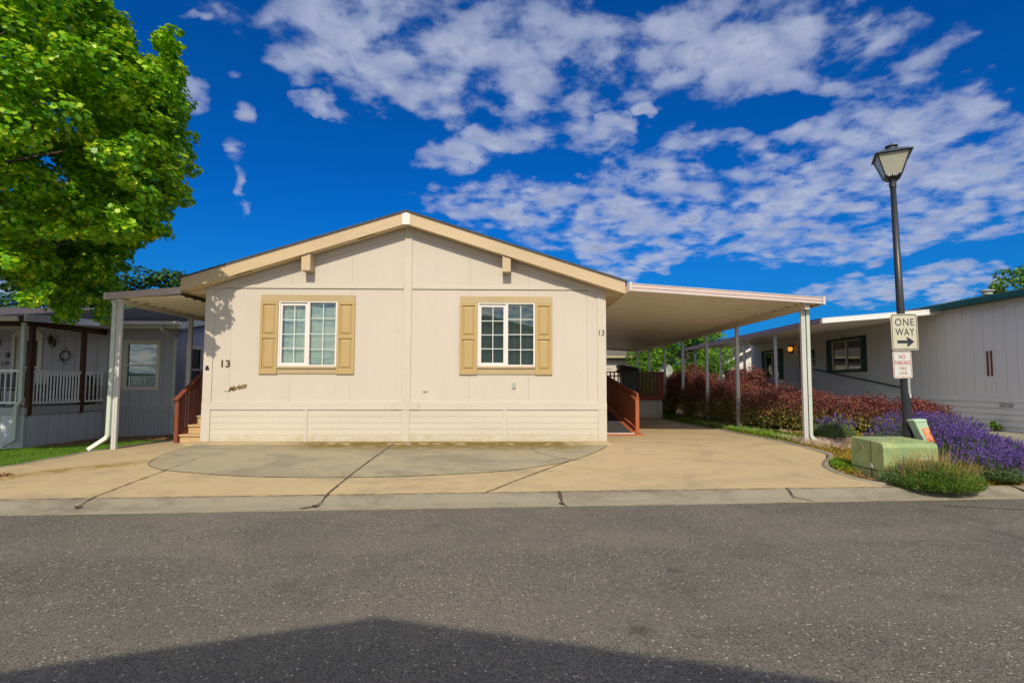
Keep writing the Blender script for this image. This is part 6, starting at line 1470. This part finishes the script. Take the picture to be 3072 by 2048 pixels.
scatter('mulch', 9000, lambda: (random.uniform(5.15, 7.6), random.uniform(7.75, 9.6)), lambda x, y: in_bed(x, y), M_['mulch'], .05, DIAM*np.array([.6, 1]), 1.0, .35, (.0, .035))
scatter('bed_litter', 9000, lambda: (random.uniform(5.4, 9.6), random.uniform(9, 19)), lambda x, y: in_bed(x, y), M_['mulch'], .05, DIAM*np.array([.6, 1]), 1.0, .35, (-.01, .02))
scatter('gravel_litter', 5000, lambda: (random.uniform(-11.3, -8.2), random.uniform(13.0, 15.4)), lambda x, y: True, M_['mulch'], .04, DIAM, 1, .3, (.0, .02))
def blades(name, n, region, fn, h0, w0, mat):
    P = []
    while len(P) < n:
        x, y = region()
        if fn(x, y): P.append((x, y, Gz(x, y)-.03))
    P = np.array(P); D = unit(np.array([0, 0, 1.0])+RNG.randn(n, 3)*.35); s_ = unit(np.cross(D, RNG.randn(n, 3)))*w0; L = h0*(.5+.8*RNG.rand(n))
    V = np.stack([P-s_, P+s_, P+D*L[:, None]], 1).reshape(-1, 3); o = npmesh(name, V, np.arange(len(V)).reshape(-1, 3), mat); o['kind'] = 'stuff'; return o
led = [(-13.5, 6.6), (-9.3, 8.42), (-8.5, 9.33), (-8.27, 9.9), (-8.05, 10.9), (-7.97, 11.9), (-7.9, 13.0), (-7.8, 14)]
blades('lawn', 60000, lambda: (-14+6.2*random.random(), random.uniform(8.6, 13.4)), lambda x, y: x < interp(led, y) and (y < 12.75-.1*abs(x+11.3) or (x > -9.9 and y < 13.2)) , .05, .0045, M_['grass'])
blades('curb_weeds', 2200, lambda: (random.uniform(-6, 7.2), 0), lambda x, y: False, .03, .003, M_['weed']) if False else None
P = []
for _ in range(5200):
    x = random.uniform(-9, 8); k = .5+.5*sin(x*3.1)*sin(x*1.3+1)+.25*sin(x*11)
    if random.random() < k*k*(.35+.65*(x > 1)): P.append((x, seam_y(x)-.47+random.gauss(0, .012), -.345))
P = np.array(P); V, F = leaves(P+np.array([0, 0, .012])*RNG.rand(len(P), 1), np.array([0, 0, 1.])+RNG.randn(len(P), 3)*.8, .018*(.6+.8*RNG.rand(len(P))), OVAL)
npmesh('curb_weeds', V, F, M_['sedum'])['kind'] = 'stuff'
# little weed by the neighbour's skirting
bush('weed', 'small green weed growing at the foot of the beige skirting on the right', 11.82, 13.0, .16, .30, [M_['tree2']], 26, .05, None, 14, z0=.1)
bush('porch_plant', 'leafy potted-height plant behind the white porch railing at far left', -14.9, 14.3, .35, .6, [M_['tree3']], 50, .07, None, 20, z0=.62)
# scrap of brown leaf litter at the left edge of the driveway
scatter('leaf_litter', 260, lambda: (random.gauss(-7.75, .09), random.gauss(8.55, .05)), lambda x, y: True, M_['mulch'], .04, DIAM, 1, .4, (.035, .06))
# a few dry leaves and bits on the drive and the street
P = [(random.uniform(-6, 5), random.uniform(7.5, 11), 0) for _ in range(36)]; P = np.array([(x, y, Gz(x, y)+.014) for x, y, _ in P])
V, F = leaves(P, np.array([0, 0, 1.])+RNG.randn(len(P), 3)*.15, .02+.03*RNG.rand(len(P)), DIAM); npmesh('fallen_bits', V, F, M_['mulch'])['kind'] = 'stuff'
